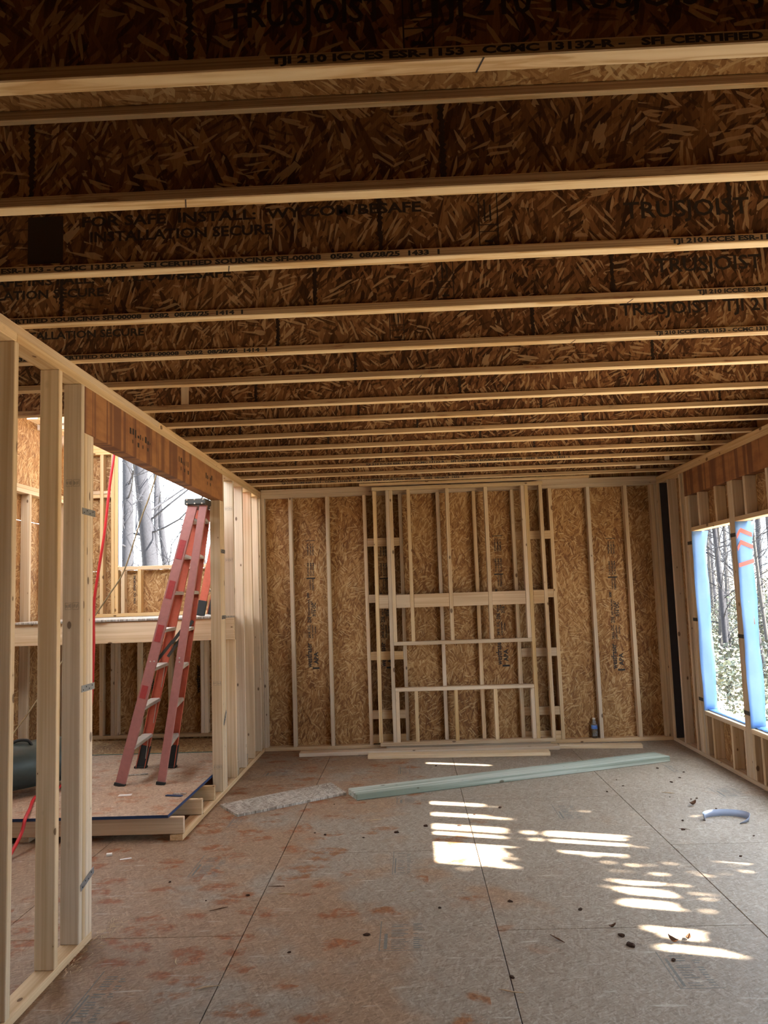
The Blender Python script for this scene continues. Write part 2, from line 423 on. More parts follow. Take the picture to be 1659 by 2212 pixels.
def text(name, parent, s, size, loc, m, rot=FRONT, xs=1.0, fit=None, space=1.0):
    me = textmesh(s, size, xs, m, space, rot is UPWALL)
    if fit:
        k = fit/textwidth(me); me = textmesh(s, size, xs*k, m, space, rot is UPWALL)
    mw = rot.copy(); mw.translation = loc
    return place(name, me, parent, mw)
def frame_geo(w, h, t, bars=()):
    q = [(0, 0, w, t), (0, h-t, w, h), (0, t, t, h-t), (w-t, t, w, h-t)]+list(bars)
    V = []; F = []
    for x0, y0, x1, y1 in q:
        o = len(V); V += [(x0, y0, 0), (x1, y0, 0), (x1, y1, 0), (x0, y1, 0)]; F.append((o, o+1, o+2, o+3))
    return V, F
def gradestamp(parent, loc, rot, m, w=0.05, h=0.028, seed=0, t=0.0012):
    rg = random.Random(seed)
    bars = [(w*(0.08+0.12*i), h*rg.uniform(.2, .4), w*(0.08+0.12*i)+w*rg.uniform(.03, .07), h*rg.uniform(.6, .85)) for i in range(7) if i != 3]
    me = mesh_from('stamp', *frame_geo(w, h, t, bars))
    mw = rot.copy(); mw.translation = loc
    return place('ink_stamp', me, parent, mw, m)

# ================================================================== FLOOR
floor = tag(empty('floor'), 'trodden OSB subfloor stained with red clay footprints', 'floor', kind='structure')
xs_ = [-5.55, -4.52, -3.30, -2.08, -0.86, 0.36, 1.565, 2.80]
for i in range(len(xs_)-1):
    y = -3.1 + (0.0 if i % 2 == 0 else 1.22) - 1.54
    y0 = 5.24 - 2.44*4 + (0 if i % 2 == 0 else 1.22)
    e = [y0+2.44*k for k in range(7)]
    for a, b in zip(e[:-1], e[1:]):
        a, b = max(a, -3.1), min(b, 8.80)
        if b-a < 0.05: continue
        panel('floor_panel', floor, (xs_[i]+.002, a+.002, -0.018), (xs_[i+1]-.002, b-.002, 0), DECK)
panel('seam_filler', floor, (-5.55, -3.1, -0.030), (2.80, 8.80, -0.019), GLUE)
FLATZ = Matrix.Identity(4)
for i, (x, y, wd, hg, a) in enumerate([(-0.16, 7.42, .13, .34, 0), (-0.16, 6.40, .26, .20, 0), (-0.16, 4.82, .12, .42, 0), (-0.20, 3.82, .22, .34, 0),
        (-1.40, 7.50, .24, .22, 0), (-1.36, 4.86, .18, .40, 0), (-1.36, 5.86, .09, .30, 0), (1.0, 5.86, .17, .40, 0),
        (2.30, 6.34, .22, .32, 0), (1.02, 3.42, .18, .34, 0), (-1.40, 3.20, .14, .48, 0), (2.22, 7.2, .10, .35, 0)]):
    rg = random.Random(i+40); bars = []
    for k in range(int(hg/.022)-2):
        yy = .022*(k+1)
        for c0, c1 in ((.25, .62), (.72, .94)):
            if rg.random() < .8: bars.append((wd*c0, yy, wd*(c1-rg.uniform(0, .12)), yy+rg.uniform(.006, .013)))
    bars.append((wd*.10, .02, wd*.17, hg*rg.uniform(.5, .95)))
    V, F = frame_geo(wd, hg, .005, bars); F = [f for k, f in enumerate(F) if k not in (1, 3)]
    place('ink_stamp', mesh_from('stamp', V, F), floor, Matrix.Translation((x, y, 0.0006)) @ Matrix.Rotation(a, 4, 'Z'), INKF)

# ================================================================== CEILING: I-joists under subfloor
ceil = tag(empty('ceiling', (0, 3, H)), 'open ceiling of wooden I-joists under OSB subfloor', 'ceiling', kind='structure')
for i, x0 in enumerate((-5.6, -3.16, -0.72, 1.72)):
    x1 = min(x0+2.44, 2.80)
    for k in range(10):
        y0 = -3.1+1.22*k; y1 = min(y0+1.22, 8.77)
        if x1 <= XL and y0 > 4.2: continue
        xa = x0
        if y0 > 4.4 and x0 < XL-.1: xa = XL-.09
        if x1-xa < .05: continue
        panel('subfloor_panel', ceil, (xa, y0, H+JD), (x1, y1, H+JD+.018), OSB, 0)
JY = [-2.8, -2.3, -1.8, -1.3, -0.8, -0.3, 0.2, 0.69, 1.18, 1.668, 2.231, 2.712, 3.215, 3.731, 4.236, 4.80, 5.275, 5.755, 6.242, 6.748, 7.221, 7.731, 8.22]
joists = {}
for j, y in enumerate(JY):
    x0 = -5.5 if y < 4.9 else XL-.085
    x1 = XR+.085
    fwid, ft, wt = 0.052, 0.032, 0.0095
    yc = y+fwid/2
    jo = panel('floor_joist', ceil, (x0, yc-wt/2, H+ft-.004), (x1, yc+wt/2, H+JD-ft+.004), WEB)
    joists[j] = jo
    board('flange', jo, (x0, y, H), (x1, y+fwid, H+ft), FLANGE)
    board('flange', jo, (x0, y, H+JD-ft), (x1, y+fwid, H+JD), FLANGE)
def zig(j, x, wd=0.010):
    """glued finger joint of two web pieces, squeezed-out dark glue"""
    yc = JY[j]+.026-.0048-.0008; rg = random.Random(int(x*1000)+j); z0, z1 = H+.033, H+JD-.033; n = 26; V = []; F = []
    for k in range(n+1):
        z = z0+(z1-z0)*k/n; a = wd*rg.uniform(.25, .9)+(.004 if k % 2 else 0); b = wd*rg.uniform(.25, .9)+(0 if k % 2 else .005)
        V += [(x-a, yc, z), (x+b, yc, z)]
        if k: F.append((2*k-2, 2*k-1, 2*k+1, 2*k))
    place('glue_joint', mesh_from('glue', V, F), joists[j], Matrix.Identity(4), GLUE)
for j, xx in {9: (-.452, 1.0), 10: (-1.082, .143, 1.34), 11: (-.058, 1.17), 12: (-1.42, -.349, .883), 13: (-.589, .633, 1.85), 14: (-.25, 1.35), 15: (-.9, .35, 1.55, 2.4),
              16: (-.3, .92, 2.1), 17: (-1.2, .1, 1.3), 18: (-.6, .6, 1.8), 19: (-.2, 1.1, 2.2), 20: (-1.0, .25, 1.4), 21: (-.5, .8, 2.0)}.items():
    for x in xx: zig(j, x)
LINE = 'TJI 210 ICCES ESR-1153 - CCMC 13132-R -   SFI CERTIFIED SOURCING SFI-00008   0582  08/28/25  %s  1'
def flange_text(j, x0, batch, lenm=1.84):
    text('lettering', joists[j], LINE % batch, .024, (x0, JY[j]-.0007, H+.0085), INK, fit=lenm)
def web_text(j, s, x0, z, size, fit):
    text('lettering', joists[j], s, size, (x0, JY[j]+.026-.0048-.0009, z), INKW, fit=fit)
flange_text(9, -.266, '1433', 1.95); web_text(9, 'TRUSJOIST', -.37, H+.115, .085, .36); web_text(9, 'TJI 210 TRUSJOIST TJI 210 TRUSJOIST', .08, H+.115, .085, 1.35)
flange_text(11, .148-1.80, '1433', 1.80); flange_text(11, .951, '1433', 1.7)
web_text(11, 'FOR SAFE  INSTALL:  WY.COM/BESAFE', -1.13, H+.178, .052, 1.22); web_text(11, 'INSTALLATION SECURE', -1.10, H+.120, .052, .66)
web_text(11, 'TRUSJOIST  TJI 210', .80, H+.115, .085, .75)
flange_text(12, -.648-1.84, '1414'); flange_text(12, 1.219, '1414', 1.5)
web_text(12, 'FOR SAFE INSTALL: WY.COM/BESAFE', -1.9, H+.178, .052, 1.2); web_text(12, 'INSTALLATION SECURE', -1.9, H+.120, .052, .66); web_text(12, 'TRUSJOIST  TJI 210', 1.06, H+.115, .085, .75)
flange_text(13, -.639-1.84, '1414'); flange_text(13, 1.201, '1414', 1.5)
web_text(13, 'FOR SAFE INSTALL: WY.COM/BESAFE', -1.9, H+.178, .052, 1.2); web_text(13, 'INSTALLATION SECURE', -1.9, H+.120, .052, .66); web_text(13, 'TRUSJOIST  TJI 210', 1.05, H+.115, .085, .75)
flange_text(20, -.356, '1432'); flange_text(22, -1.287, '1432', 1.88)
sq = boxmesh(.128, .175, .001, GLUE, 0); place('ink_block', sq, joists[11], Matrix.Translation((-1.259, JY[11]+.026-.0048-.0006, H+.135)) @ FRONT)
for j, x in ((9, .03), (11, .29), (12, .16), (13, -.05)):
    place('ink_stamp', mesh_from('stamp', *frame_geo(.07, .215, .0035, [(.0, .05, .07, .053), (.0, .075, .07, .078), (.02, .012, .05, .02), (.02, .09, .026, .17), (.04, .09, .046, .15)])), joists[j],
          Matrix.Translation((x, JY[j]+.026-.0058, H+.04)) @ FRONT, INKW)
for j, x in ((9, .20), (10, -.62), (12, .95), (13, .82), (14, .1), (15, 1.1), (16, .6), (17, -.4), (11, -.6)):
    place('flange_joint', boxmesh(.0035, .0525, .001, GLUE, 0), joists[j], Matrix.Translation((x, JY[j]+.026, H-.0006)) @ Matrix.Rotation(.25, 4, 'Z'))
# web stiffener blocks near the bearing ends
for j, x in ((15, -1.36), (19, 2.45), (21, 2.50), (22, 2.36)):
    board('web_stiffener', joists[j], (x, JY[j]+.003, H+.034), (x+.045, JY[j]+.0212, H+JD-.036), PINE, ax=2)
board('rim_board', ceil, (XR+.06, -3.0, H), (XR+.088, 8.76, H+JD), LVL, ax=1)
board('rim_board', ceil, (XL-.085, YB+.06, H), (XR+.06, YB+.088, H+JD), OSB, ax=0)
board('rim_board', ceil, (XL-.115, 4.95, H), (XL-.087, 8.74, H+JD), OSB, ax=1)
board('ledger_strip', ceil, (-.50, 8.53, H-.02+.022), (1.95, 8.57, H+.03), PLATE)

# ================================================================== LEFT WALL (open studs, framed opening)
wl = tag(empty('wall_left', (XL, 4, 0)), 'open stud partition with a wide framed opening and brown header', 'wall', kind='structure')
xa, xb = XL-D, XL
board('top_plate', wl, (xa, -3, H-T), (xb, 5.1, H), PLATE); board('top_plate', wl, (xa, 5.1, H-T), (xb, YB, H), PLATE)
board('top_plate', wl, (xa, -3, H-2*T), (xb, 3.2, H-T), PLATE); board('top_plate', wl, (xa, 3.2, H-2*T), (xb, YB, H-T), PLATE)
board('bottom_plate', wl, (xa, -3, 0), (xb, 4.018, T), PLATE); board('bottom_plate', wl, (xa, 5.58, 0), (xb, YB, T), PLATE)
def stud(par, y, m=PINE, z0=T, z1=H-2*T, x0=None, x1=None, nm='stud'):
    return board(nm, par, (xa if x0 is None else x0, y, z0), (xb if x1 is None else x1, y+T, z1), m, ax=2)
LS = {}
for y in (1.55, 1.96, 2.37, 2.77, 3.180, 3.603): LS[y] = stud(wl, y)
LS['king'] = stud(wl, 3.862)
for k in range(3): LS['tr%d' % k] = stud(wl, 3.9005+k*T*1.01, z1=2.455, nm='trimmer')
board('header', wl, (xa, 3.902, 2.457), (xb-.001, 6.888, H-2*T), LVL)
LS['tf0'] = stud(wl, 6.774, z1=2.455, nm='trimmer'); stud(wl, 6.8125, z1=2.455, nm='trimmer'); stud(wl, 6.851, z1=2.455, nm='trimmer'); stud(wl, 6.8895)
stud(wl, 7.29, z1=1.250, nm='cripple_stud'); stud(wl, 7.29, z0=1.464, nm='cripple_stud')
for y in (7.70, 8.13, 8.50): LS[y] = stud(wl, y)
stud(wl, 8.642)
for y, l in ((7.36, .12), (7.76, .10)):
    board('spacer_block', wl, (xa+.005, y, T), (xb-.012, y+.09, T+l), OLDWOOD, ax=1)
for y, z, a, s in ((3.895, 2.06, 0, 1), (3.895, 1.20, 0.0, 1), (3.895, .30, 0.22, 1), (6.80, 2.02, 0, 0), (6.80, 1.46, 0, 0), (6.80, .62, .8, 0)):
    mw = Matrix.Translation((XL+.0018, y+.06, z)) @ Matrix.Rotation(a, 4, 'X') @ PERM[1].to_4x4()
    st = place('strap_tie', boxmesh(.16 if s else .14, .032, .0015, STEEL, 0), wl, mw)
    for k in range(4):
        mw2 = Matrix.Translation((XL+.0028, y+.06, z)) @ Matrix.Rotation(a, 4, 'X') @ Matrix.Translation((0, -.06+.036*k, .006 if k % 2 else -.006)) @ Matrix.Rotation(R(90), 4, 'Y')
        V, F = lathe_geo([(.0045, -.001), (.003, .0012)], 8); place('nail_head', mesh_from('nail', V, F), st, mw2, SCREW)
for k, (y, z) in enumerate(((3.862, 2.18), (3.862, 1.58), (6.774, .90), (6.774, .22), (7.29, 2.42), (7.29, 1.95))):
    for q in range(2):
        gradestamp(wl, (XL-D+.014+q*.036, y-.0006, z), FRONT, INKF, .030, .034, k*3+q)
HD = Matrix(((0, 0, 1), (1, 0, 0), (0, 1, 0))).to_4x4()   # faces +X, reads along +Y

rg = random.Random(5)
for y0, n_ in ((4.55, 9), (5.55, 6), (6.3, 5)):
    bars = [(.045*i, rg.uniform(0, .012), .045*i+rg.uniform(.012, .034), rg.uniform(.02, .05)) for i in range(n_)]+[(.045*i, -.05+rg.uniform(0, .01), .045*i+rg.uniform(.01, .03), -.02) for i in range(n_) if i % 2]
    V, F = frame_geo(.1, .1, .001, bars); mw = HD.copy(); mw.translation = (XL+.0002, y0, 2.575)
    place('ink_marks', mesh_from('marks', V[16:], [tuple(i-16 for i in f) for f in F[4:]]), wl, mw, INKW)

# ================================================================== BACK WALL
wb = tag(empty('wall_back', (0, YB, 0)), 'back wall of stamped OSB sheathing behind pale studs', 'wall', kind='structure')
ya, yb = YB, YB+D
board('top_plate', wb, (XL, ya, H-T), (.9, yb, H+.02), PLATE); board('top_plate', wb, (.9, ya, H-T), (XR+D, yb, H+.02), PLATE)
board('top_plate', wb, (XL, ya, H-2*T), (XR+D, yb, H-T), PLATE)
board('bottom_plate', wb, (XL, ya, 0), (-.25, yb, T), PLATE); board('bottom_plate', wb, (-.25, ya, 0), (XR+D, yb, T), PLATE)
for x in (-1.570, -1.268, -.866, -.458, -.072, .338, .73, 1.142, 1.552, 1.958, 2.36, 2.645, 2.685):
    board('stud', wb, (x-T/2, ya, T), (x+T/2, yb, H-2*T), PINE, ax=2, turn=('Y', random.uniform(-.0015, .0015)))
for x0, x1, zz in ((-.439, -.091, (2.174, 1.568, .96, .346, .095)), (1.161, 1.533, (2.193, 1.566, .947, .337, .085))):
    for z in zz: board('blocking', wb, (x0, ya+.001, z-.0445), (x1, ya+T, z+.0445), PLATE, ax=0)
SH0, SH1 = YB+D, YB+D+.011
for a, b in ((-1.72, -.866), (-.866, -.458), (-.072, .338), (.338, 1.142), (1.552, 2.36), (2.36, 2.78)): panel('sheathing_panel', wb, (a+.001, SH0, 0), (b-.001, SH1, H+.3), OSB)
RC = .20      # bays beside the firebox set back, a recess added to darken them
for a, b in ((-.458, -.072), (1.142, 1.552)):
    panel('sheathing_panel', wb, (a, SH1+RC, 0), (b, SH1+RC+.011, H+.3), OSB)
    for x in (a-.011, b): panel('recess_side', wb, (x, SH1+.0005, 0), (x+.011, SH1+RC+.011, H+.3), OSB)
    panel('recess_top', wb, (a, SH1+.0005, H-.02), (b, SH1+RC, H), OSB); panel('recess_floor', wb, (a, SH1+.0005, .02), (b, SH1+RC, T), OSB)
def osb_stamp(par, x, z0, z1, sc=1.0, m=INK, y=SH0-.0009):
    h = z1-z0; P = lambda s, size, dx, f0, f1: text('lettering', par, s, size*sc, (x+dx*sc, y, z0+h*f0), m, UPWALL, fit=h*(f1-f0))
    P('westfraser', .068, .004, .015, .20); P('APA', .055, .064, .04, .13)
    P('24/16  O.C.', .034, -.004, .235, .34); P('RATED SHEATHING', .018, .024, .235, .335); P('EXPOSURE 1', .018, .052, .27, .33)
    P('ZONE', .046, .006, .355, .40); P('SIZED FOR SPACING', .022, -.004, .41, .53); P('7/16 CAT', .024, .022, .42, .52); P('7/16 OC', .042, .052, .40, .505)
    P('000', .030, -.008, .545, .585); P('STRENGTH AXIS', .024, .040, .60, .69); P('THIS DIRECTION', .016, .012, .605, .685)
    for k, dx in enumerate((-.004, .022, .045)):
        P('PS 2-18  HUD-UM-40', .022, dx, .715, .815); P('THICKNESS LABEL 7/16', .018, dx, .87, .965)
    for f, t, a0, a1 in ((.0, .014, .01, .075), (.69, .010, -.03, .055), (.985, .005, -.03, .06)):
        me = mesh_from('bar', [(a0*sc, 0, 0), (a1*sc, 0, 0), (a1*sc, 0, t*1.4), (a0*sc, 0, t*1.4)], [(0, 1, 2, 3)])
        place('ink_bar', me, par, Matrix.Translation((x, y, z0+h*f)), m)
for x, z0, z1 in ((-1.085, .835, 2.24), (.955, .80, 2.22), (2.175, .72, 2.15)): osb_stamp(wb, x, z0, z1, 1.15)
osb_stamp(wb, -.295, .80, 2.22, 1.15, INK, SH1+RC-.0009)
# stairwell part of the back wall: below the landing, and above it round a tall window
wx0, wx1 = -3.75, XL-.001
board('bottom_plate', wb, (wx0, ya, .172), (wx1, yb, .21), PLATE)
for x in (-3.62, -3.345, -3.222, -3.182, -2.935, -2.60, -2.25, -2.21, -1.86):
    board('stud', wb, (x-T/2, ya, .21), (x+T/2, yb, 1.24), PINE, ax=2)
for a, b in ((-3.75, -2.53), (-2.53, -1.72)):
    panel('sheathing_panel', wb, (a+.001, SH0, 0), (b-.001, SH1, 1.965), OSB)
board('bottom_plate', wb, (wx0, ya, 1.463), (wx1, yb, 1.501), PINEY)
board('window_sill', wb, (-3.16, ya, 1.968), (-1.80, yb, 2.006), PINEY)
for x in (-3.11, -2.93, -2.53, -2.12, -1.84): board('cripple_stud', wb, (x-T/2, ya, 1.501), (x+T/2, yb, 1.968), PINEY, ax=2)
for x in (-3.62, -3.345, -3.222, -3.182, -1.78, -1.74): board('stud', wb, (x-T/2, ya, 1.501), (x+T/2, yb, 3.25), PINEY, ax=2)
board('plate', wb, (wx0, ya+.002, H), (-3.365, yb, H+T), PLATE); board('plate', wb, (wx0, ya+.002, H+T+.004), (-3.365, yb, H+2*T), PLATE)
board('plate', wb, (-3.325, ya+.002, H), (-3.242, yb, H+T), PLATE); board('plate', wb, (-3.325, ya+.002, H+T+.004), (-3.242, yb, H+2*T), PLATE)
board('header', wb, (wx0, ya, 3.25), (wx1, yb, 3.39), PINEY)
panel('sheathing_panel', wb, (-3.75, SH0, 1.966), (-3.165, SH1, 3.40), OSB); panel('sheathing_panel', wb, (-1.80, SH0, 1.966), (-1.722, SH1, 3.40), OSB)
panel('sheathing_panel', wb, (-3.75, SH0, 3.52), (XL, SH1, 5.0), OSB)
panel('house_wrap', wb, (-3.160, ya+.004, 2.02), (-3.157, yb+.02, 3.25), WRAP)
for x, z0, z1 in ((-2.80, .62, 1.22), (-2.30, .62, 1.22)):
    text('lettering', wb, 'westfraser', .055, (x, SH0-.0009, z0), INK, UPWALL, fit=.30); text('lettering', wb, 'APA', .05, (x+.06, SH0-.0009, z0+.03), INK, UPWALL)
text('lettering', wb, '7/16 OC  EXPOSURE 1', .03, (-3.0, SH0-.0009, 1.60), INK, UPWALL, fit=.33)

# ================================================================== STAIRWELL OUTER WALL and landing
ws = tag(empty('wall_stairwell', (XS, 6.4, 0)), 'tall OSB and stud side wall of the stairwell beyond the opening', 'wall', kind='structure')
board('top_plate', ws, (XS-D, 4.2, H-2*T), (XS, YB-.001, H-T), PINE); board('top_plate', ws, (XS-D, 4.2, H-T), (XS, YB-.001, H), PINE)
board('bottom_plate', ws, (XS-D, 4.2, .0), (XS, YB-.001, T), PLATE)
for y in (4.3, 4.9, 5.5, 6.1, 6.5, 6.9, 7.30, 7.67, 8.08, 8.50): stud(ws, y, x0=XS-D, x1=XS)
for a in (3.78, 5.0, 6.22, 7.44):
    panel('sheathing_panel', ws, (XS-D-.012, a+.002, 0), (XS-D-.001, a+1.218, 2.44), OSB); panel('sheathing_panel', ws, (XS-D-.012, a+.002, 2.445), (XS-D-.001, a+1.218, 4.2 if a > 7 else 3.1), OSB)
panel('roof_panel', ws, (XS-.2, 4.9, 5.0), (XL+.2, 8.9, 5.02), OSB)
panel('sheathing_panel', ws, (XL+.001, 4.9, H+JD+.02), (XL+.012, 8.78, 5.0), OSB)
panel('sheathing_panel', ws, (XS-D-.012, 7.45, 4.2), (XS-D-.001, 8.78, 5.0), OSB)
board('brace', ws, (-3.9, 8.0, 3.40), (-3.42, 8.038, 3.53), PINE, ax=0)
board('wall_beam', ws, (XS-.01, 7.6, 3.42), (XS+.10, 8.6, 3.46), PINE)

landing = tag(empty('stair_landing', (-2.6, 7.9, 1.25)), 'stair landing with OSB deck on a long pine beam behind the red ladder', 'landing')
board('beam', landing, (XS, 7.265, 1.250), (XL-.002, 7.303, 1.444), PINE); board('beam', landing, (XS, 7.304, 1.250), (XL-.035, 7.342, 1.444), PINE)
panel('deck_panel', landing, (XS, 7.235, 1.445), (-2.75, 8.68, 1.463), GREYOSB); panel('deck_panel', landing, (-2.745, 7.25, 1.445), (XL-D-.002, 8.68, 1.463), GREYOSB)
for x in (-3.5, -3.1, -2.7, -2.3, -1.9): board('joist', landing, (x, 7.345, 1.30), (x+T, 8.66, 1.444), PINE)

# temporary deck over the stair opening
plat = tag(empty('floor_platform', (-2.6, 6.4, 0)), 'raised OSB work platform with blue painted edges on pine sleepers', 'platform')
panel('deck_panel', plat, (-4.0+.36, 5.575, .153), (XL-D-.012, 7.80, .171), DECKP)
panel('deck_panel', plat, (-3.64, 7.83, .140), (XL-D-.012, 8.68, .158), OSB)
board('painted_edge', plat, (-3.64, 5.571, .152), (XL-D-.012, 5.5748, .1715), BLUEPAINT, bev=0); board('painted_edge', plat, (XL-D-.0118, 5.571, .152), (XL-D-.008, 7.80, .1715), BLUEPAINT, bev=0)
board('painted_edge', plat, (-3.64, 7.802, .150), (XL-D-.012, 7.826, .173), GREENPAINT, bev=0)
for y, xe in ((5.590, XL+.002), (6.07, XL+.004), (6.48, XL-.004)):
    board('sleeper', plat, (-3.64, y, .0415), (xe, y+T, .152), PLATE)
for y in (6.95, 7.4, 7.81, 8.2, 8.6): board('sleeper', plat, (-3.64, y, .0415), (XL-D-.004, y+T, .1385), PLATE)
board('runner', plat, (-3.64, 5.62, 0), (-3.55, 8.66, .041), PLATE); board('runner', plat, (-2.75, 5.62, 0), (-2.66, 8.66, .041), PLATE)

# ================================================================== RIGHT WALL with a row of window openings
wr = tag(empty('wall_right', (XR, 3, 0)), 'stud wall on the right with a row of open window frames and brown header', 'wall', kind='structure')
xa2, xb2 = XR, XR+D
WZ0, WZ1 = .438, 2.108
wins = [(6.80, 7.712), (5.775, 6.685), (4.75, 5.66), (3.72, 4.63), (2.69, 3.60)]
board('top_plate', wr, (xa2, -3, H-T), (xb2, 5.4, H), PLATE); board('top_plate', wr, (xa2, 5.4, H-T), (xb2, YB, H), PLATE)
board('top_plate', wr, (xa2, -3, H-2*T), (xb2, 4.2, H-T), PLATE); board('top_plate', wr, (xa2, 4.2, H-2*T), (xb2, YB, H-T), PLATE)
board('bottom_plate', wr, (xa2, -3, 0), (xb2, 4.0, T), PLATE); board('bottom_plate', wr, (xa2, 4.0, 0), (xb2, YB, T), PLATE)
board('header', wr, (xa2, 2.55, 2.455), (xb2, 7.838, H-2*T), LVL)
def rstud(y, z0=T, z1=H-2*T, nm='stud', t=T): return board(nm, wr, (xa2, y, z0), (xb2, y+t, z1), PINE, ax=2)
for y in (8.640, 8.60, 8.30, 7.945, 7.842): rstud(y)
panel('dark_strip', wr, (XR+.006, 8.592, T), (xb2-.002, 8.5995, H-2*T), DARKSTRIP)  # thin dark panel added over the corner stud's side to form the dark gap
for y in (7.716, 7.757, 7.798): rstud(y, z1=2.454, nm='trimmer')
for (a, b), (c, d) in zip(wins[1:], wins[:-1]):
    g = c-b
    for k in range(3): rstud(b+.001+k*(g/3), z1=2.454, nm='trimmer', t=g/3-.0012)
for y in (2.648, 2.606): rstud(y, z1=2.454, nm='trimmer')
for y in (2.51, 2.14, 2.102, 1.41, 1.372, .9, .5, .1, -.3, -.7, -1.1, -1.5, -1.9, -2.3): rstud(y)
ADDWIN = (1.45, 2.1)      # unseen opening added near the rear so sun bounce brightens the ceiling
board('window_head', wr, (xa2, ADDWIN[0], WZ1), (xb2, ADDWIN[1], WZ1+T), PINE); board('window_sill', wr, (xa2, ADDWIN[0], WZ0-T), (xb2, ADDWIN[1], WZ0), PINE)
for y in (1.62, 1.9): rstud(y, WZ1+T, H-2*T, 'cripple_stud'); rstud(y, T, WZ0-T, 'cripple_stud')
for i, (a, b) in enumerate(wins):
    board('window_head', wr, (xa2, a, WZ1), (xb2, b, WZ1+T), PINE); board('window_sill', wr, (xa2, a, WZ0-T), (xb2, b, WZ0), PINE)
    for y in (a+.255, a+.665): rstud(y, WZ1+T, 2.454, 'cripple_stud')
    for y in (a+.003, a+.28, a+.71, b-.041): rstud(y, T, WZ0-T, 'cripple_stud')
xo0, xo1 = xb2, xb2+.011
bx = [8.78, 7.714, 2.688, 1.4, .2, -1.0, -3.0]
panel('sheathing_panel', wr, (xo0, 7.714, 0), (xo1, SH1, H+.3), OSB)
for k, (a, b) in enumerate(wins):
    panel('sheathing_panel', wr, (xo0, a-.055, 0), (xo1, b+.055, WZ0), OSB); panel('sheathing_panel', wr, (xo0, a-.055, WZ1), (xo1, b+.055, H+.3), OSB)
    if k < 4: panel('sheathing_panel', wr, (xo0, wins[k+1][1], WZ0), (xo1, a, WZ1), OSB)
for a, b in ((2.1, 2.69), (.1, 1.45), (-1.4, .1), (-3.0, -1.4)): panel('sheathing_panel', wr, (xo0, a, 0), (xo1, b-.002, H+.3), OSB)
panel('sheathing_panel', wr, (xo0, 1.45, 0), (xo1, 2.1, WZ0), OSB); panel('sheathing_panel', wr, (xo0, 1.45, WZ1), (xo1, 2.1, H+.3), OSB)
def wrapflap(y, z0, z1, seed):
    rg = random.Random(seed); n = 28; V = []; F = []
    for k in range(n+1):
        z = z0+(z1-z0)*k/n; e = .006*math.sin(k*.6+seed)+rg.uniform(-.003, .003)
        top = .025*max(0, (k-n+3)/3)
        for q in range(5):
            x = XR-.004-e*.4+(.128+e+top)*q/4; V.append((x, y-.002-.004*math.sin(q*1.3+k*.5)-rg.uniform(0, .003)-top*.3, z))
    for k in range(n):
        for q in range(4):
            o = k*5+q; F.append((o, o+1, o+6, o+5))
    me = mesh_from('wrap', V, F, True); o = place('house_wrap', me, wr, Matrix.Identity(4), WRAP)
    sm = o.modifiers.new('thick', 'SOLIDIFY'); sm.thickness = .0012; sm.offset = 0
    return o
for i, (a, b) in enumerate(wins): fl = wrapflap(b, WZ0+.002, WZ1-.002, i+3); fl['label'] = 'pale blue house wrap folded over the window jamb'; wrap2 = fl if i == 1 else (wrap2 if i else None)
# red chevrons printed on the wrap of the second opening
yq = 6.685-.0125
def chev(zc, half=False):
    x0, xm, x1 = XR+.0, XR+.030, XR+.125
    V = [(x0, yq, zc-.055), (xm, yq, zc), (x1, yq, zc-.045), (x1, yq, zc-.080), (xm, yq, zc-.038), (x0, yq, zc-.093)]
    place('red_print', mesh_from('chev', V, [(0, 5, 4, 1), (1, 4, 3, 2)]), wrap2, Matrix.Identity(4), WRAPRED)
chev(2.055); chev(1.955)
place('red_print', mesh_from('stripe', [(XR, yq, 1.73), (XR+.125, yq, 1.765), (XR+.125, yq, 1.798), (XR, yq, 1.763)], [(0, 1, 2, 3)]), wrap2, Matrix.Identity(4), WRAPRED)
for i, (a, b) in enumerate(wins):
    rg = random.Random(i); V = []; F = []; n = 30
    for k in range(n+1):
        y = a+.01+(b-a-.02)*k/n
        for q in range(4): V.append((XR+.03+.03*q, y, WZ0+.004+.012*abs(math.sin(k*.9+q))*rg.uniform(.3, 1)+(.004*q)))
    for k in range(n):
        for q in range(3): o = k*4+q; F.append((o, o+1, o+5, o+4))
    o = place('house_wrap', mesh_from('wrap', V, F, True), wr, Matrix.Identity(4), WRAP)
    o.modifiers.new('thick', 'SOLIDIFY').thickness = .001
for y, z in ((7.78, 2.00), (7.78, 1.275), (7.78, .535), (6.742, 2.00), (6.742, 1.17), (6.742, .555)):
    place('strap_tie', boxmesh(.115, .032, .0018, DARKMETAL, 0), wr, Matrix.Translation((XR-.0015, y, z)) @ PERM[1].to_4x4())

# ================================================================== REAR and far-left walls (behind / beside the camera)
wn_ = tag(empty('wall_rear', (0, YN, 0)), 'rear stud wall of OSB behind the viewer', 'wall', kind='structure')
panel('sheathing_panel', wn_, (-5.6, YN-.012, 0), (-.9, YN-.001, H+.3), OSB); panel('sheathing_panel', wn_, (.1, YN-.012, 0), (2.8, YN-.001, H+.3), OSB)
panel('sheathing_panel', wn_, (-.9, YN-.012, 0), (.1, YN-.001, H+.3), OSB)
for x in (-5.5, -4.7, -3.9, -3.1, -2.3, -1.5, -.94, .1, .9, 1.7, 2.6): board('stud', wn_, (x, YN, 0), (x+T, YN+D, H), PINE, ax=2)
wf = tag(empty('wall_far_left', (-5.5, 1, 0)), 'outer wall of the side room with a window opening', 'wall', kind='structure')
panel('sheathing_panel', wf, (-5.6, -3, 0), (-5.589, 4.2, .9), OSB); panel('sheathing_panel', wf, (-5.6, -3, 2.1), (-5.589, 4.2, H+.3), OSB)
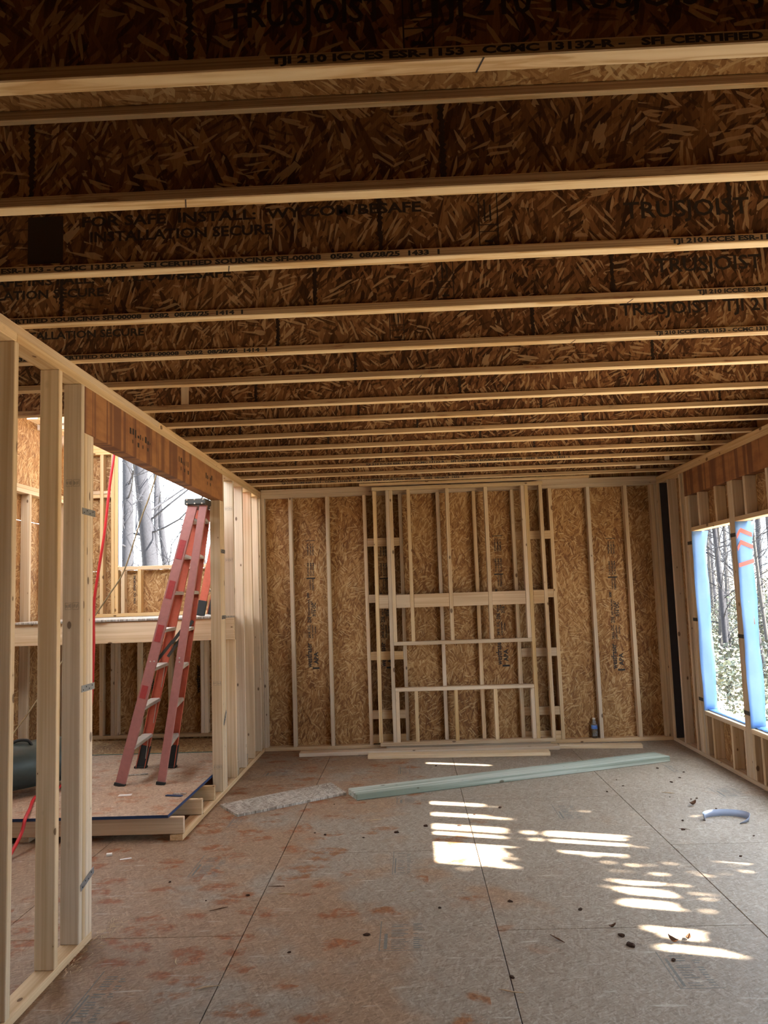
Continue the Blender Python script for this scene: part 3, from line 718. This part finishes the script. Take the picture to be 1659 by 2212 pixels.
panel('sheathing_panel', wf, (-5.6, -3, .9), (-5.589, 1.6, 2.1), OSB); panel('sheathing_panel', wf, (-5.6, 3.0, .9), (-5.589, 4.2, 2.1), OSB)
for y in (-2.8, -1.25, .2, 1.56, 3.0, 4.1): board('stud', wf, (-5.588, y, 0), (-5.5, y+T, H), PINE, ax=2)
panel('sheathing_panel', wf, (-5.6, 4.20, 0), (XS-D-.013, 4.211, H+.3), OSB)

# ================================================================== FIREPLACE FRAME
fy0, fy1 = 8.545, 8.545+D
ff = tag(empty('fireplace_frame', (.53, 8.59, 0)), 'pine fireplace framing with open firebox bay standing before the back wall', 'framing')
FZ0, FZ1 = .042, 2.755
board('top_plate', ff, (-.37, fy0, FZ1-T), (1.455, fy1, FZ1), PINEY)
board('bottom_plate', ff, (-.36, fy0, FZ0), (1.45, fy1, FZ0+T), PLATE)
board('shim_strip', ff, (-.30, fy0+.02, 0), (1.40, fy1-.01, FZ0), OLDWOOD)
def fstud(x, z0=FZ0+T, z1=FZ1-T, m=PINEY, nm='stud', t=0): return board(nm, ff, (x-T/2, fy0, z0), (x+T/2, fy1, z1), m, ax=2, turn=('Y', t) if t else None)
H2, H3 = 1.108, .632
fstud(-.347, t=.004); fstud(-.206, m=PINE); fstud(-.167, z0=H2); fstud(-.167, z1=H3-T, m=PINE)
for x in (.022, .435, .846): fstud(x, z0=H2); fstud(x+.008, z1=H3-T)
fstud(1.238, z0=H2, m=PINE); fstud(1.238, z1=H3-T, m=PINE); fstud(1.277, m=PINEY); fstud(1.432, m=PINE, t=-.004)
board('rail', ff, (-.186, fy0, H2-T), (1.257, fy1, H2), PINE); board('rail', ff, (-.186, fy0, H3-T), (1.257, fy1, H3), PINE)
for a, b in ((-.328, -.226), (-.148, .002), (.042, .415), (.455, .826), (.866, 1.218), (1.297, 1.412)):
    board('blocking', ff, (a, fy0+.006, 1.462), (b, fy0+.006+T, 1.602), PLATE, ax=0)

# ================================================================== LADDERS
def channel(name, parent, p0, p1, wdt, dep, outward, m, th=.004):
    """C-section rail: web faces `outward`, flanges point away from it"""
    p0, p1 = Vector(p0), Vector(p1); x = p1-p0; l = x.length; x.normalize()
    z = Vector(outward); z = (z-x*z.dot(x)).normalized(); y = z.cross(x)
    prof = [(-wdt/2, 0), (wdt/2, 0), (wdt/2, -dep), (wdt/2-th, -dep), (wdt/2-th, -th), (-wdt/2+th, -th), (-wdt/2+th, -dep), (-wdt/2, -dep)]
    V = [p0+y*a+z*b for a, b in prof]+[p1+y*a+z*b for a, b in prof]; k = len(prof)
    F = [(i, (i+1) % k, (i+1) % k+k, i+k) for i in range(k)]
    F += [(0, 7, 6, 5), (0, 5, 4, 1), (1, 4, 3, 2), (8, 13, 14, 15), (8, 9, 12, 13), (9, 10, 11, 12)]
    V = [tuple(v-p0) for v in V]
    return place(name, mesh_from('rail', V, F), parent, Matrix.Translation(p0), m)
A0, A1 = Vector((-2.345, 6.475, .172)), Vector((-1.785, 6.625, 2.40))
B0, B1 = Vector((-2.020, 6.485, .172)), Vector((-1.695, 6.625, 2.40))
C0, C1 = Vector((-2.40, 7.150, .172)), Vector((-1.835, 6.985, 2.40))
D0, D1 = Vector((-2.125, 7.125, .172)), Vector((-1.745, 6.985, 2.40))
lad = tag(empty('stepladder', (-2.22, 6.8, .172)), 'faded red fibreglass stepladder leaning closed in the framed opening', 'ladder')
lerp = lambda a, b, t: a+(b-a)*t; RAIL = {}
for nm, p, q, o, wd in (('front_rail', A0, A1, (0, -1, 0), .078), ('front_rail', C0, C1, (0, 1, 0), .078), ('rear_rail', B0, B1, (0, -1, 0), .062), ('rear_rail', D0, D1, (0, 1, 0), .062)):
    rl = channel(nm, lad, p, q, wd, .028, o, FIBRE if o[1] < 0 else FIBRE2)  # far rails orange: sky shining through the fibreglass is put into their colour
    d = (q-p).normalized()
    RAIL[nm, o[1]] = rl
    if o[1] > 0: bar('rubber_boot', rl, p, p+d*.20, .036, wd+.012, RUBBER, (0, 1, 0)) ; bar('foot', rl, p+Vector((0, 0, .002)), p+Vector((0, 0, .018)), .05, wd+.03, RUBBER, (0, 1, 0))
    else: bar('foot', rl, p-d*.002, p+d*.022, .036, wd+.008, RUBBER, (0, 1, 0))
for k in range(1, 8):
    z = .305*k-.02; t = z/2.228
    a, c = lerp(A0, A1, t), lerp(C0, C1, t); b, d = lerp(B0, B1, t), lerp(D0, D1, t)
    bar('step', lad, a+Vector((0, .006, 0)), c-Vector((0, .006, 0)), .028, .082, ALU, (0, 0, 1))
    bar('step', lad, b+Vector((0, .006, 0)), d-Vector((0, .006, 0)), .026, .055, ALU, (0, 0, 1))
    if k < 4:
        bar('step_brace', lad, lerp(a, c, .03)+Vector((.03, 0, -.02)), lerp(a, c, .03)+Vector((-.07, .0, -.17)), .003, .018, ALU, (0, 1, 0))
        bar('step_brace', lad, lerp(a, c, .80)+Vector((.03, 0, -.012)), lerp(a, c, .97)+Vector((-.02, 0, -.20)), .006, .006, ALU, (0, 1, 0))
tcap = board('top_cap', lad, (-1.85, 6.60, 2.40), (-1.665, 7.01, 2.455), DARKMETAL, ax=1, bev=.01)
cap_rv = [(-1.825, 2.443), (-1.76, 2.446), (-1.69, 2.443), (-1.825, 2.412), (-1.76, 2.412), (-1.70, 2.412)]
V, F = lathe_geo([(.007, 0), (.004, .004)], 10); rv = mesh_from('rivet', V, F); rv.materials.append(ALU)
for x, z in cap_rv: place('rivet', rv, tcap, Matrix.Translation((x, 6.599, z)) @ Matrix.Rotation(R(90), 4, 'X'))
for t, dx in ((.43, -.012), (.43, .02)):
    p = lerp(A0, A1, t); place('rivet', rv, RAIL['front_rail', -1], Matrix.Translation((p.x+dx, p.y-.003, p.z)) @ Matrix.Rotation(R(90), 4, 'X'))
    p = lerp(B0, B1, t); place('rivet', rv, RAIL['rear_rail', -1], Matrix.Translation((p.x, p.y-.003, p.z+dx)) @ Matrix.Rotation(R(90), 4, 'X'))
for t0, t1, m in ((.30, .345, STICKER), (.50, .56, STICKER), (.655, .72, STICKER), (.80, .87, STICKER)):
    p, q = lerp(A0, A1, t0), lerp(A0, A1, t1); o = Vector((0, -.0018, 0)); bar('sticker', RAIL['front_rail', -1], p+o, q+o, .0016, .050, m, (0, 1, 0), 0)
for yy, (p, q) in ((.03, (A0, B0)), (-.03, (C0, D0))):
    pt = A1 if yy > 0 else C1; qt = B1 if yy > 0 else D1
    a = lerp(p, pt, .43)+Vector((.03, yy, 0)); b = lerp(q, qt, .545)+Vector((0, yy, 0)); mm = lerp(a, b, .5)+Vector((.015, 0, .03))
    bar('spreader', lad, a, mm, .004, .026, DARKMETAL, (0, 1, 0)); bar('spreader', lad, mm-Vector((.01, 0, .02)), b+Vector((.02, 0, .05)), .004, .026, DARKMETAL, (0, 1, 0))
lad2 = tag(empty('extension_ladder', (-1.98, 7.75, 1.464)), 'orange ladder standing on the stair landing behind the header post', 'ladder')
for y in (7.60, 8.02):
    p, q = Vector((-1.985, y, 1.466)), Vector((-1.66+.0, y, 3.05))
    rl = channel('rail', lad2, p, q, .07, .028, (0, -1 if y < 7.8 else 1, 0), FIBRE2); bar('rubber_boot', rl, p, lerp(p, q, .09), .036, .082, RUBBER, (0, 1, 0))
for k in range(1, 6):
    t = k*.17-.02; p = lerp(Vector((-1.985, 7.60, 1.466)), Vector((-1.66, 7.60, 3.05)), t)
    tube('rung', lad2, [p+Vector((0, .005, 0)), p+Vector((0, .415, 0))], .016, ALU)

# ================================================================== AIR COMPRESSOR, hoses, cord
ac = tag(empty('air_compressor', (-3.02, 6.32, .172)), 'dark green air compressor tank with black handle on the work platform', 'compressor')
ax_ = Vector((.62, .78, 0)).normalized(); cc = Vector((-3.03, 6.33, .385))
prof = [(.004, -.40), (.06, -.392), (.12, -.365), (.155, -.33), (.172, -.28), (.176, -.22), (.176, .22), (.172, .28), (.155, .33), (.12, .365), (.06, .392), (.004, .40)]
V, F = lathe_geo(prof, 32); me = mesh_from('tank', V, F, True)
q = ax_.to_track_quat('Z', 'Y').to_matrix().to_4x4(); q.translation = cc
place('tank', me, ac, q, TANK)
for s in (-.24, .24):
    c = cc+ax_*s; sd_ = Vector((-ax_.y, ax_.x, 0))
    tube('leg', ac, spline([c+sd_*.12+Vector((0, 0, -.10)), c+sd_*.14+Vector((0, 0, -.19)), c+sd_*.13+Vector((0, 0, -.203)), c-sd_*.13+Vector((0, 0, -.203)), c-sd_*.14+Vector((0, 0, -.19)), c-sd_*.12+Vector((0, 0, -.10))], 4), .010, DARKMETAL)
hb = cc+Vector((-.02, -.10, .12))
tube('handle', ac, spline([hb+Vector((-.05, 0, 0)), hb+Vector((-.05, 0, .045)), hb+Vector((-.01, .02, .075)), hb+Vector((.06, .05, .07)), hb+Vector((.085, .06, .03))], 5), .012, RUBBER)
V, F = lathe_geo([(.07, 0), (.075, .02), (.075, .14), (.06, .17), (.03, .19)], 20)
place('pump', mesh_from('pump', V, F, True), ac, Matrix.Translation(cc-ax_*.30+Vector((0, 0, .12))), DARKMETAL)
h1 = tube('air_hose', None, spline([(-2.37, 6.55, 3.3), (-2.402, 6.5, 2.82), (-2.437, 6.5, 2.57), (-2.478, 6.5, 2.19), (-2.531, 6.5, 1.85), (-2.564, 6.5, 1.59), (-2.566, 6.5, 1.18), (-2.60, 6.5, .7), (-2.72, 6.45, .30), (-2.80, 6.35, .186), (-2.86, 6.15, .183), (-2.74, 5.80, .183), (-2.63, 5.50, .19), (-2.62, 5.42, .11), (-2.60, 5.2, .014), (-2.5, 4.85, .013), (-2.62, 4.6, .013), (-2.75, 4.75, .013)], 8), .0115, REDHOSE)
tag(h1, 'red air hose hanging down the stairwell and trailing off the platform', 'hose')
h2 = tube('power_cord', None, spline([(-2.05, 7.22, 3.6), (-2.29, 7.2, 2.70), (-2.41, 7.2, 2.367), (-2.558, 7.19, 1.911), (-2.70, 7.18, 1.68), (-2.831, 7.17, 1.49), (-2.98, 6.9, 1.15), (-3.1, 6.6, .8), (-3.16, 6.3, .565), (-3.20, 6.2, .40)], 8), .0065, CORD)
tag(h2, 'thin tan cord slanting across the stairwell window to the compressor', 'cord')

# ================================================================== LOOSE LUMBER
def plank(name, p0, p1, wd, th, m, label, cat='lumber', group=None, z=0.0):
    """flat board lying on the floor between two end centres"""
    o = bar(name, None, (p0[0], p0[1], z+th/2+.0005), (p1[0], p1[1], z+th/2+.0005), th, wd, m, (0, 0, 1), .004)
    return tag(o, label, cat, group)
plank('pine_board', (-1.18, 8.40), (1.45, 8.40), .14, .038, PINE, 'long pine board lying against the back wall, left end furthest left')
plank('pine_board', (-.47, 8.19), (1.31, 8.115), .14, .038, PINEY, 'shorter yellow pine board with wavy grain in front of the fireplace framing')
plank('pine_board', (1.46, 8.43), (2.27, 8.33), .089, .038, PINE, 'thin pale board under the water bottle along the back wall')
plank('treated_board', (-.515, 6.625), (2.285, 7.745), .225, .05, TREATED, 'greenish treated plank lying diagonally across the floor')
V = [(-1.541, 6.445), (-1.336, 6.132), (-.574, 6.725), (-.735, 7.101)]
Vb = [(x+1.0, y-6.6, 0) for x, y in V]+[(x+1.0, y-6.6, .018) for x, y in V]
oo = place('osb_offcut', mesh_from('offcut', Vb, [(3, 2, 1, 0), (4, 5, 6, 7), (0, 1, 5, 4), (1, 2, 6, 5), (2, 3, 7, 6), (3, 0, 4, 7)]), None, Matrix.Translation((-1.0, 6.6, .0008)), GREYOSB)
tag(oo, 'grey weathered OSB offcut lying beside the diagonal plank', 'panel')

# ================================================================== SMALL THINGS
bt = tag(empty('water_bottle', (1.888, 8.72, T)), 'clear plastic water bottle with blue label on the back wall plate', 'bottle')
V, F = lathe_geo([(.024, 0), (.031, .006), (.032, .03), (.0305, .045), (.032, .06), (.032, .12), (.031, .135), (.026, .155), (.015, .178), (.0125, .185), (.0125, .192)], 24)
place('bottle_body', mesh_from('bottle', V, F, True), bt, Matrix.Translation((1.888, 8.72, T)), PET)
V, F = lathe_geo([(.0325, .095), (.0328, .098), (.0328, .128), (.0325, .131)], 24); place('label_band', mesh_from('band', V, F, True), bt, Matrix.Translation((1.888, 8.72, T)), BLUELABEL)
V, F = lathe_geo([(.0145, .190), (.015, .192), (.015, .203), (.013, .206)], 20); place('cap', mesh_from('cap', V, F, True), bt, Matrix.Translation((1.888, 8.72, T)), WHITECAP)
# curled strip of house wrap
cen = Vector((2.10, 5.72, 0)); V = []; F = []; n = 26
for k in range(n+1):
    a = R(185)-R(255)*k/n; rx, ry = .145, .10
    hh = .045 if k < n*.8 else .045*(1-(k/n-.8)/.25)
    tilt = .018
    p = cen+Vector((rx*math.cos(a), ry*math.sin(a)+.02, 0)); o = Vector((math.cos(a), math.sin(a), 0))
    V += [tuple(p+Vector((0, 0, .001))), tuple(p+o*tilt*.5+Vector((0, 0, max(.003, hh))))]
    if k: F.append((2*k-2, 2*k, 2*k+1, 2*k-1))
o = place('wrap_strip', mesh_from('strip', V, F, True), None, Matrix.Identity(4), WRAPSTRIP); o.modifiers.new('thick', 'SOLIDIFY').thickness = .0012
tag(o, 'curled strip of pale blue house wrap lying on the right of the floor', 'strip')
# scraps on the platform
def scrap(name, c, dx, dy, rot, m, label, cat, th=.002, z=.172):
    mw = Matrix.Translation((c[0], c[1], z+th/2+.0005)) @ Matrix.Rotation(rot, 4, 'Z')
    return tag(place(name, boxmesh(dx, dy, th, m, 0.0005), None, mw), label, cat)
scrap('paper_scrap', (-2.19, 6.165), .095, .055, .1, PAPER, 'white paper scrap lying on the platform before the ladder', 'paper')
scrap('shim', (-1.80, 6.10), .13, .03, -.25, BLUEPAINT, 'dark blue shim near the platform corner', 'shim', .006)
scrap('shim', (-1.765, 6.13), .10, .026, -.1, GREYOSB, 'grey shim crossing the dark blue one near the platform corner', 'shim', .006, .179)
scrap('shim', (-2.33, 6.87), .16, .035, .25, GREYOSB, 'grey shim lying between the ladder feet', 'shim', .006)
scrap('paper_scrap', (-1.985, 5.30), .035, .03, .3, PAPER, 'crumpled white scrap on the floor before the platform', 'paper', .012, 0)
scrap('paper_scrap', (-1.85, 5.22), .07, .02, .4, PAPER, 'torn white sliver on the floor before the platform', 'paper', .002, 0)
# clods, leaves, splinters
def clodmesh(seed, s=1.0):
    bm = bmesh.new(); bmesh.ops.create_icosphere(bm, subdivisions=2, radius=1)
    for v in bm.verts:
        d = 1+.45*noise.noise(v.co*1.6+Vector((seed*3.1, 0, 0)))
        v.co *= d; v.co.z = max(v.co.z*.55, -.25)+.25
    me = bpy.data.meshes.new('clod'); bm.to_mesh(me); bm.free(); me.materials.append(CLOD); return me
clods = [clodmesh(i) for i in range(4)]
spots = [(2.054, 6.302), (2.103, 6.324), (1.922, 6.385), (2.138, 6.03), (1.738, 5.54), (2.129, 5.374), (1.808, 5.751), (1.672, 6.985), (1.67, 6.772), (.613, 6.206),
         (.053, 5.774), (.286, 5.765), (-.147, 5.639), (-.707, 5.676), (-.632, 5.627), (-.367, 5.542), (.92, 3.927), (.932, 3.823), (1.073, 3.67),
         (.462, 4.372), (.798, 4.247), (.095, 4.306), (.187, 7.726), (-.94, 4.542), (-1.438, 4.78), (-1.153, 4.481), (.367, 3.544), (-.261, 3.998), (-.605, 3.826),
         (-.644, 6.426), (.41, 6.035), (2.083, 6.853), (2.129, 7.378), (1.892, 4.991), (2.3, 7.2), (2.2, 7.0), (1.5, 6.6)]
rg = random.Random(3)
for i, (x, y) in enumerate(spots):
    s = rg.uniform(.005, .011)*(1.5 if i in (12, 9, 16, 17, 10) else 1)
    mw = Matrix.Translation((x, y, 0)) @ Matrix.Rotation(rg.uniform(0, 6), 4, 'Z') @ Matrix.Diagonal((s*rg.uniform(1, 1.7), s, s, 1))
    lab, grp = (('mud clod near the blue wrap strip', 'clods by the blue strip') if x > 1.7 and y < 6.6 else
                ('mud clod in the far right corner past the diagonal plank end', 'clods by the right wall') if x > 1.4 else
                ('mud clod beside the nearest sunlit stripes', 'clods by the near stripes') if x > .4 and y < 4.6 else
                ('mud clod right before the diagonal plank', 'clods before the plank') if x > -.2 and y > 5.5 else
                ('mud clod on the clay stained floor before the grey offcut', 'clods before the offcut') if y > 5 else
                ('mud clod on the near trodden floor left of the sunlight', 'clods on the near floor'))
    tag(place('mud_clod', clods[i % 4], None, mw), lab, 'clod', grp)
def leafmesh(seed):
    rg = random.Random(seed); V = []; F = []; n = 8
    for k in range(n+1):
        t = k/n; wd = .026*math.sin(math.pi*min(1, t*1.02+.02))**.8
        for q in (-1, 0, 1): V.append(((t-.5)*.09, q*wd, .006+.022*abs(q)*math.sin(t*2.4)+.035*(t-.5)**2*4*rg.uniform(.8, 1.1)))
    for k in range(n):
        for q in range(2): o = k*3+q; F.append((o, o+3, o+4, o+1))
    me = mesh_from('leaf', V, F, True); me.materials.append(LEAF); return me
def leaf(x, y, s, a, lab, sd):
    o = place('dry_leaf', leafmesh(sd), None, Matrix.Translation((x, y, 0.001)) @ Matrix.Rotation(a, 4, 'Z') @ Matrix.Scale(s, 4)); o.modifiers.new('thick', 'SOLIDIFY').thickness = .001
    tag(o, lab, 'leaf')
leaf(2.01, 6.13, .75, .6, 'curled brown dry leaf near the blue wrap strip', 1)
leaf(1.129, 3.842, .6, 2.2, 'dark dry leaf at the near edge of the sunlit patches', 2)
leaf(1.206, 3.873, .45, .9, 'small dry leaf in the nearest sunlit stripe', 3)
leaf(.90, 4.02, .4, .2, 'reddish dry leaf left of the nearest sunlit stripes', 4)
chipm = []
for k in range(3):
    V, F = tube_geo([(-.05, 0, .004), (-.01, .004*k, .005), (.055, -.003, .004)], [.0012, .004, .0012], 5); me = mesh_from('splinter', V, F); me.materials.append(CHIP if k else LEAF); chipm.append(me)
for i, (x, y) in enumerate([(-.80, 4.66), (-.74, 4.55), (-.05, 4.55), (-1.05, 4.35), (-.30, 5.95), (.35, 3.42), (.62, 3.9), (-1.20, 5.35), (-.9, 3.5), (1.75, 5.55), (1.95, 6.5), (-1.1, 3.75)]):
    mw = Matrix.Translation((x, y, .001)) @ Matrix.Rotation(rg.uniform(0, 6), 4, 'Z') @ Matrix.Scale(rg.uniform(.5, 1.2), 4)
    tag(place('wood_splinter', chipm[i % 3], None, mw), 'thin wood splinter lying on the OSB floor', 'splinter', 'splinters on the floor')
# shavings along the foot of the near studs
V = []; F = []; rg = random.Random(11)
for k in range(160):
    y = rg.uniform(3.6, 4.25); x = XL+abs(rg.gauss(0, .05))+.004; z = rg.uniform(.001, .012); a = rg.uniform(0, 6); l = rg.uniform(.01, .03)
    c, s = math.cos(a), math.sin(a); o = len(V); V += [(x-c*l, y-s*l, z), (x+c*l, y+s*l, z+.003), (x+c*l-s*.003, y+s*l+c*.003, z+.005)]; F.append((o, o+1, o+2))
tag(place('wood_shavings', mesh_from('shavings', V, F), None, Matrix.Identity(4), CHIP), 'loose wood shavings at the foot of the near opening post', 'shavings', kind='stuff')

# ================================================================== OUTDOORS
def gz(x, y): return -1.3+.035*max(0, y-10)+.05*max(0, x-8)+.25*noise.noise(Vector((x*.12, y*.12, 0)))
V = []; F = []; n = 44
for i in range(n+1):
    for j in range(n+1):
        x, y = -70+140*i/n, -40+140*j/n; z = gz(x, y)
        V.append((x, y, z))
for i in range(n):
    for j in range(n): o = i*(n+1)+j; F.append((o, o+n+1, o+n+2, o+1))
tag(place('ground', mesh_from('ground', V, F, True), None, Matrix.Identity(4), GROUND), 'leaf covered woodland ground outside the windows', 'ground', kind='structure')

def tree_geo(seed, hgt, r0, lean=(0, 0), nb=26, low=.18, spread=1.0):
    rg = random.Random(seed); trunk = []; rad = []
    ph = rg.uniform(0, 6); n = 12
    for k in range(n+1):
        t = k/n; trunk.append(Vector((lean[0]*hgt*t+.12*math.sin(t*5+ph)*t, lean[1]*hgt*t+.12*math.cos(t*4+ph)*t, hgt*t))); rad.append(r0*(1-.80*t)+.01)
    tg = [tube_geo(trunk, rad, 9)]; bg_ = []
    def br(p, d, l, r, dep):
        pts = [p]; dd = d.copy(); m = 5
        for k in range(m):
            dd = (dd+Vector((rg.gauss(0, .16), rg.gauss(0, .16), rg.gauss(.06, .12)))).normalized(); pts.append(pts[-1]+dd*l/m)
        bg_.append(tube_geo(pts, [r*(1-.85*k/m) for k in range(m+1)], 4 if dep else 5, False))
        if dep < 2:
            for k in range(rg.randint(3, 6) if dep == 0 else rg.randint(2, 4)):
                i = rg.randint(1, m); q = pts[i]
                nd = (dd+Vector((rg.gauss(0, .7), rg.gauss(0, .7), rg.gauss(.1, .5)))).normalized(); br(q, nd, l*rg.uniform(.3, .6), r*.45, dep+1)
    for k in range(nb):
        t = rg.uniform(low, .98); i = int(t*n); p = trunk[i].lerp(trunk[min(i+1, n)], t*n-i); a = rg.uniform(0, 6.283)
        d = Vector((math.cos(a), math.sin(a), rg.uniform(.1, .9))).normalized()
        br(p, d, spread*hgt*.22*(1.15-t)*rg.uniform(.5, 1.2)+.4, max(.007, r0*.15*(1-t)+.006), 0)
    return tg[0], join_geo(bg_)
protos = []
for s, hgt, r0, ln, nb, lo in ((1, 13, .11, (.01, .0), 34, .12), (2, 11, .09, (.03, .02), 30, .08), (3, 14, .24, (-.02, .0), 30, .2), (4, 9, .05, (.05, -.03), 30, .05), (5, 12, .08, (.07, .0), 32, .15)):
    t, b = tree_geo(s, hgt, r0, ln, nb, lo)
    mt = mesh_from('trunk', *t, True); mb = mesh_from('branches', *b); mt.materials.append(BARK if s != 4 else BARK2); mb.materials.append(BARK); protos.append((mt, mb))
def tree(x, y, k, a, s, label, group=None):
    mw = Matrix.Translation((x, y, gz(x, y)-.05)) @ Matrix.Rotation(a, 4, 'Z') @ Matrix.Scale(s, 4)
    o = place('bare_tree', protos[k][0], None, mw); place('branches', protos[k][1], o, mw)['kind'] = 'stuff'
    return tag(o, label, 'tree', group)
# seen through the stairwell window
def own_tree(x, y, seed, hgt, r0, lean, label, nb=26):
    t, b = tree_geo(seed, hgt, r0, lean, nb, .12); mt = mesh_from('trunk', *t, True); mb = mesh_from('branches', *b); mt.materials.append(BARK); mb.materials.append(BARK)
    mw = Matrix.Translation((x, y, gz(x, y)-.05)); o = place('bare_tree', mt, None, mw); place('branches', mb, o, mw)['kind'] = 'stuff'
    return tag(o, label, 'tree')
own_tree(-6.10, 17.3, 31, 13, .15, (-.005, 0), 'dark upright trunk at the left edge of the stairwell window')
own_tree(-5.50, 18, 32, 15, .20, (-.10, 0), 'thick trunk leaning left in the middle of the stairwell window')
own_tree(-5.95, 21, 33, 13, .10, (-.11, 0), 'slimmer trunk to the right of the leaning one in the stairwell window')
own_tree(-6.45, 20.5, 34, 12, .07, (.0, .01), 'slim upright trunk between the two leaning ones in the stairwell window')
rg = random.Random(21)
for x, y, k in ((-5.3, 24, 3), (-7.4, 30, 3), (-9.2, 27, 3), (-6.3, 28, 3)):
    tree(x, y, k, rg.uniform(0, 6), rg.uniform(.8, 1.15), 'bare slender tree in the woods beyond the stairwell window', 'trees beyond the stairwell window')
# seen through the right windows
own_tree(6.45, 18.0, 35, 13, .09, (.0, .0), 'dark straight trunk just right of the far blue wrap flap', 34)
own_tree(7.05, 18.5, 36, 11, .06, (-.015, .0), 'thin crooked trunk in the middle of the far right window', 40)
own_tree(8.3, 19.5, 37, 12, .08, (-.10, .0), 'trunk leaning left across the nearer right window', 34)
own_tree(7.9, 20.5, 38, 12, .07, (-.03, .0), 'thin trunk beside the post between the right windows', 40)
for x, y, k in ((8.1, 18.6, 3), (7.6, 20.5, 3), (8.7, 21, 1), (9.0, 22.5, 3), (9.6, 25, 3), (10.6, 25, 1), (9.9, 27, 3), (11.2, 29, 1), (12.9, 29, 0), (12.0, 33, 1), (14.0, 34, 3),
                (13.0, 35, 1), (15.6, 38, 1), (17, 42, 0), (15, 41, 3), (18.5, 46, 4), (16.5, 46, 0), (20, 50, 1), (22, 55, 0)):
    tree(x, y, k, rg.uniform(0, 6), rg.uniform(.75, 1.15), 'bare tree in the woods beyond the right windows', 'trees beyond the right windows')
def leafcloud(name, n, fn, size, m, seed):
    rg = random.Random(seed); V = []; F = []
    for k in range(n):
        c = fn(rg); s = size*rg.uniform(.5, 1.4)
        u = Vector((rg.gauss(0, 1), rg.gauss(0, 1), rg.gauss(0, .6))).normalized(); v = u.cross(Vector((rg.gauss(0, 1), rg.gauss(0, 1), rg.gauss(0, 1)))).normalized()*.45
        o = len(V); V += [tuple(c-u*s), tuple(c+v*s), tuple(c+u*s), tuple(c-v*s)]; F.append((o, o+1, o+2, o+3))
    me = mesh_from(name, V, F); me.materials.append(m); return me
def shrubs(rg):
    y = rg.uniform(15, 42); x = y*rg.uniform(.30, .56); z = gz(x, y)
    h = 2.6*max(0, .5+noise.noise(Vector((x*.6, y*.35, 3))))
    return Vector((x, y, z+h*rg.random()**.7))
tag(place('undergrowth', leafcloud('undergrowth', 50000, shrubs, .055, GREEN, 5), None, Matrix.Identity(4)), 'grey green evergreen undergrowth outside the right windows', 'undergrowth', kind='stuff')
def shrubs2(rg):
    y = rg.uniform(20, 44); x = -y*rg.uniform(.20, .42); z = gz(x, y); h = 3.2*max(0, .45+noise.noise(Vector((x*.5, y*.3, 9)))); return Vector((x, y, z+1.0+h*rg.random()**.8))
tag(place('brush', leafcloud('brush', 14000, shrubs2, .06, TWIGS, 6), None, Matrix.Identity(4)), 'dry leafy brush below the stairwell window', 'undergrowth', kind='stuff')

# unseen trunks and leaf sheets added to cut the sun into floor stripes
xt = 5.6
def q2y(q): return q-.31*xt
lit = [(4.10, 4.17), (4.25, 4.36), (4.60, 4.70), (4.78, 4.88), (4.94, 4.99), (5.05, 5.47), (5.62, 5.68), (5.75, 5.86), (6.08, 6.16), (6.40, 6.48), (6.56, 6.62), (7.88, 7.93)]
prev = 2.9; k = 0
for a, b in lit+[(8.6, 8.7)]:
    wdt = a-prev; m = max(1, int(wdt/.30+.5))
    for s in range(m):
        q0 = prev+wdt*s/m; q1 = prev+wdt*(s+1)/m; y = q2y((q0+q1)/2); r = (q1-q0)/2*1.0
        xx = xt
        z0 = gz(xx, y); zz = [z0-.1, 1, 2.5, 3.5, 4.5, 6, 8]
        pts = [(xx+.006*math.sin(k+i), y+.004*math.sin(k*2.1+i*.8), z) for i, z in enumerate(zz)]
        V, F = tube_geo(pts, [r*1.05, r, r, r, r*.98, r*.8, r*.5], 9)
        o = tag(place('shade_trunk', mesh_from('shade_trunk', V, F, True), None, Matrix.Identity(4), BARK), 'unseen slender trunk added to stripe the sunlit floor', 'tree', 'trunks between the sun and the windows'); k += 1
    prev = b
def leaf_screen(y0, y1, z0, z1, n, seed):
    return leafcloud('leaf_screen', n, lambda rg: Vector((xt+.5+rg.uniform(-.09, .09), rg.uniform(y0, y1), rg.uniform(z0, z1))), .085, GREEN, seed)  # floating leaf sheet without branches, added to block sun
ev = tube_geo([(xt+.5, 5.3, gz(xt, 5.3)), (xt+.52, 5.32, 4), (xt+.5, 5.3, 8)], [.16, .12, .03], 9)
evo = place('shade_evergreen', mesh_from('trunk', *ev, True), None, Matrix.Identity(4), BARK); tag(evo, 'unseen evergreen added with leaf sheets to shade the windows from the sun', 'tree')
zof = lambda X: (xt+.5-X)*.785
for i, (qa, qb, Xa, Xb, n) in enumerate([(2.6, 8.8, 1.36, 2.75, 7000), (3.6, 4.98, -.2, .98, 2600), (5.0, 5.48, .64, .84, 320), (5.04, 5.08, .6, 1.4, 90), (5.18, 5.23, .6, 1.4, 110), (5.33, 5.36, .8, 1.4, 70), (5.95, 8.8, .75, 1.4, 1500), (2.6, 3.9, -.2, 1.4, 2200), (5.55, 7.4, .55, .8, 200)]):
    o = place('leaf_screen', leaf_screen(qa-.31*(xt+.5), qb-.31*(xt+.5), zof(Xb), zof(Xa), n, 60+i), evo, Matrix.Identity(4)); o['kind'] = 'stuff'
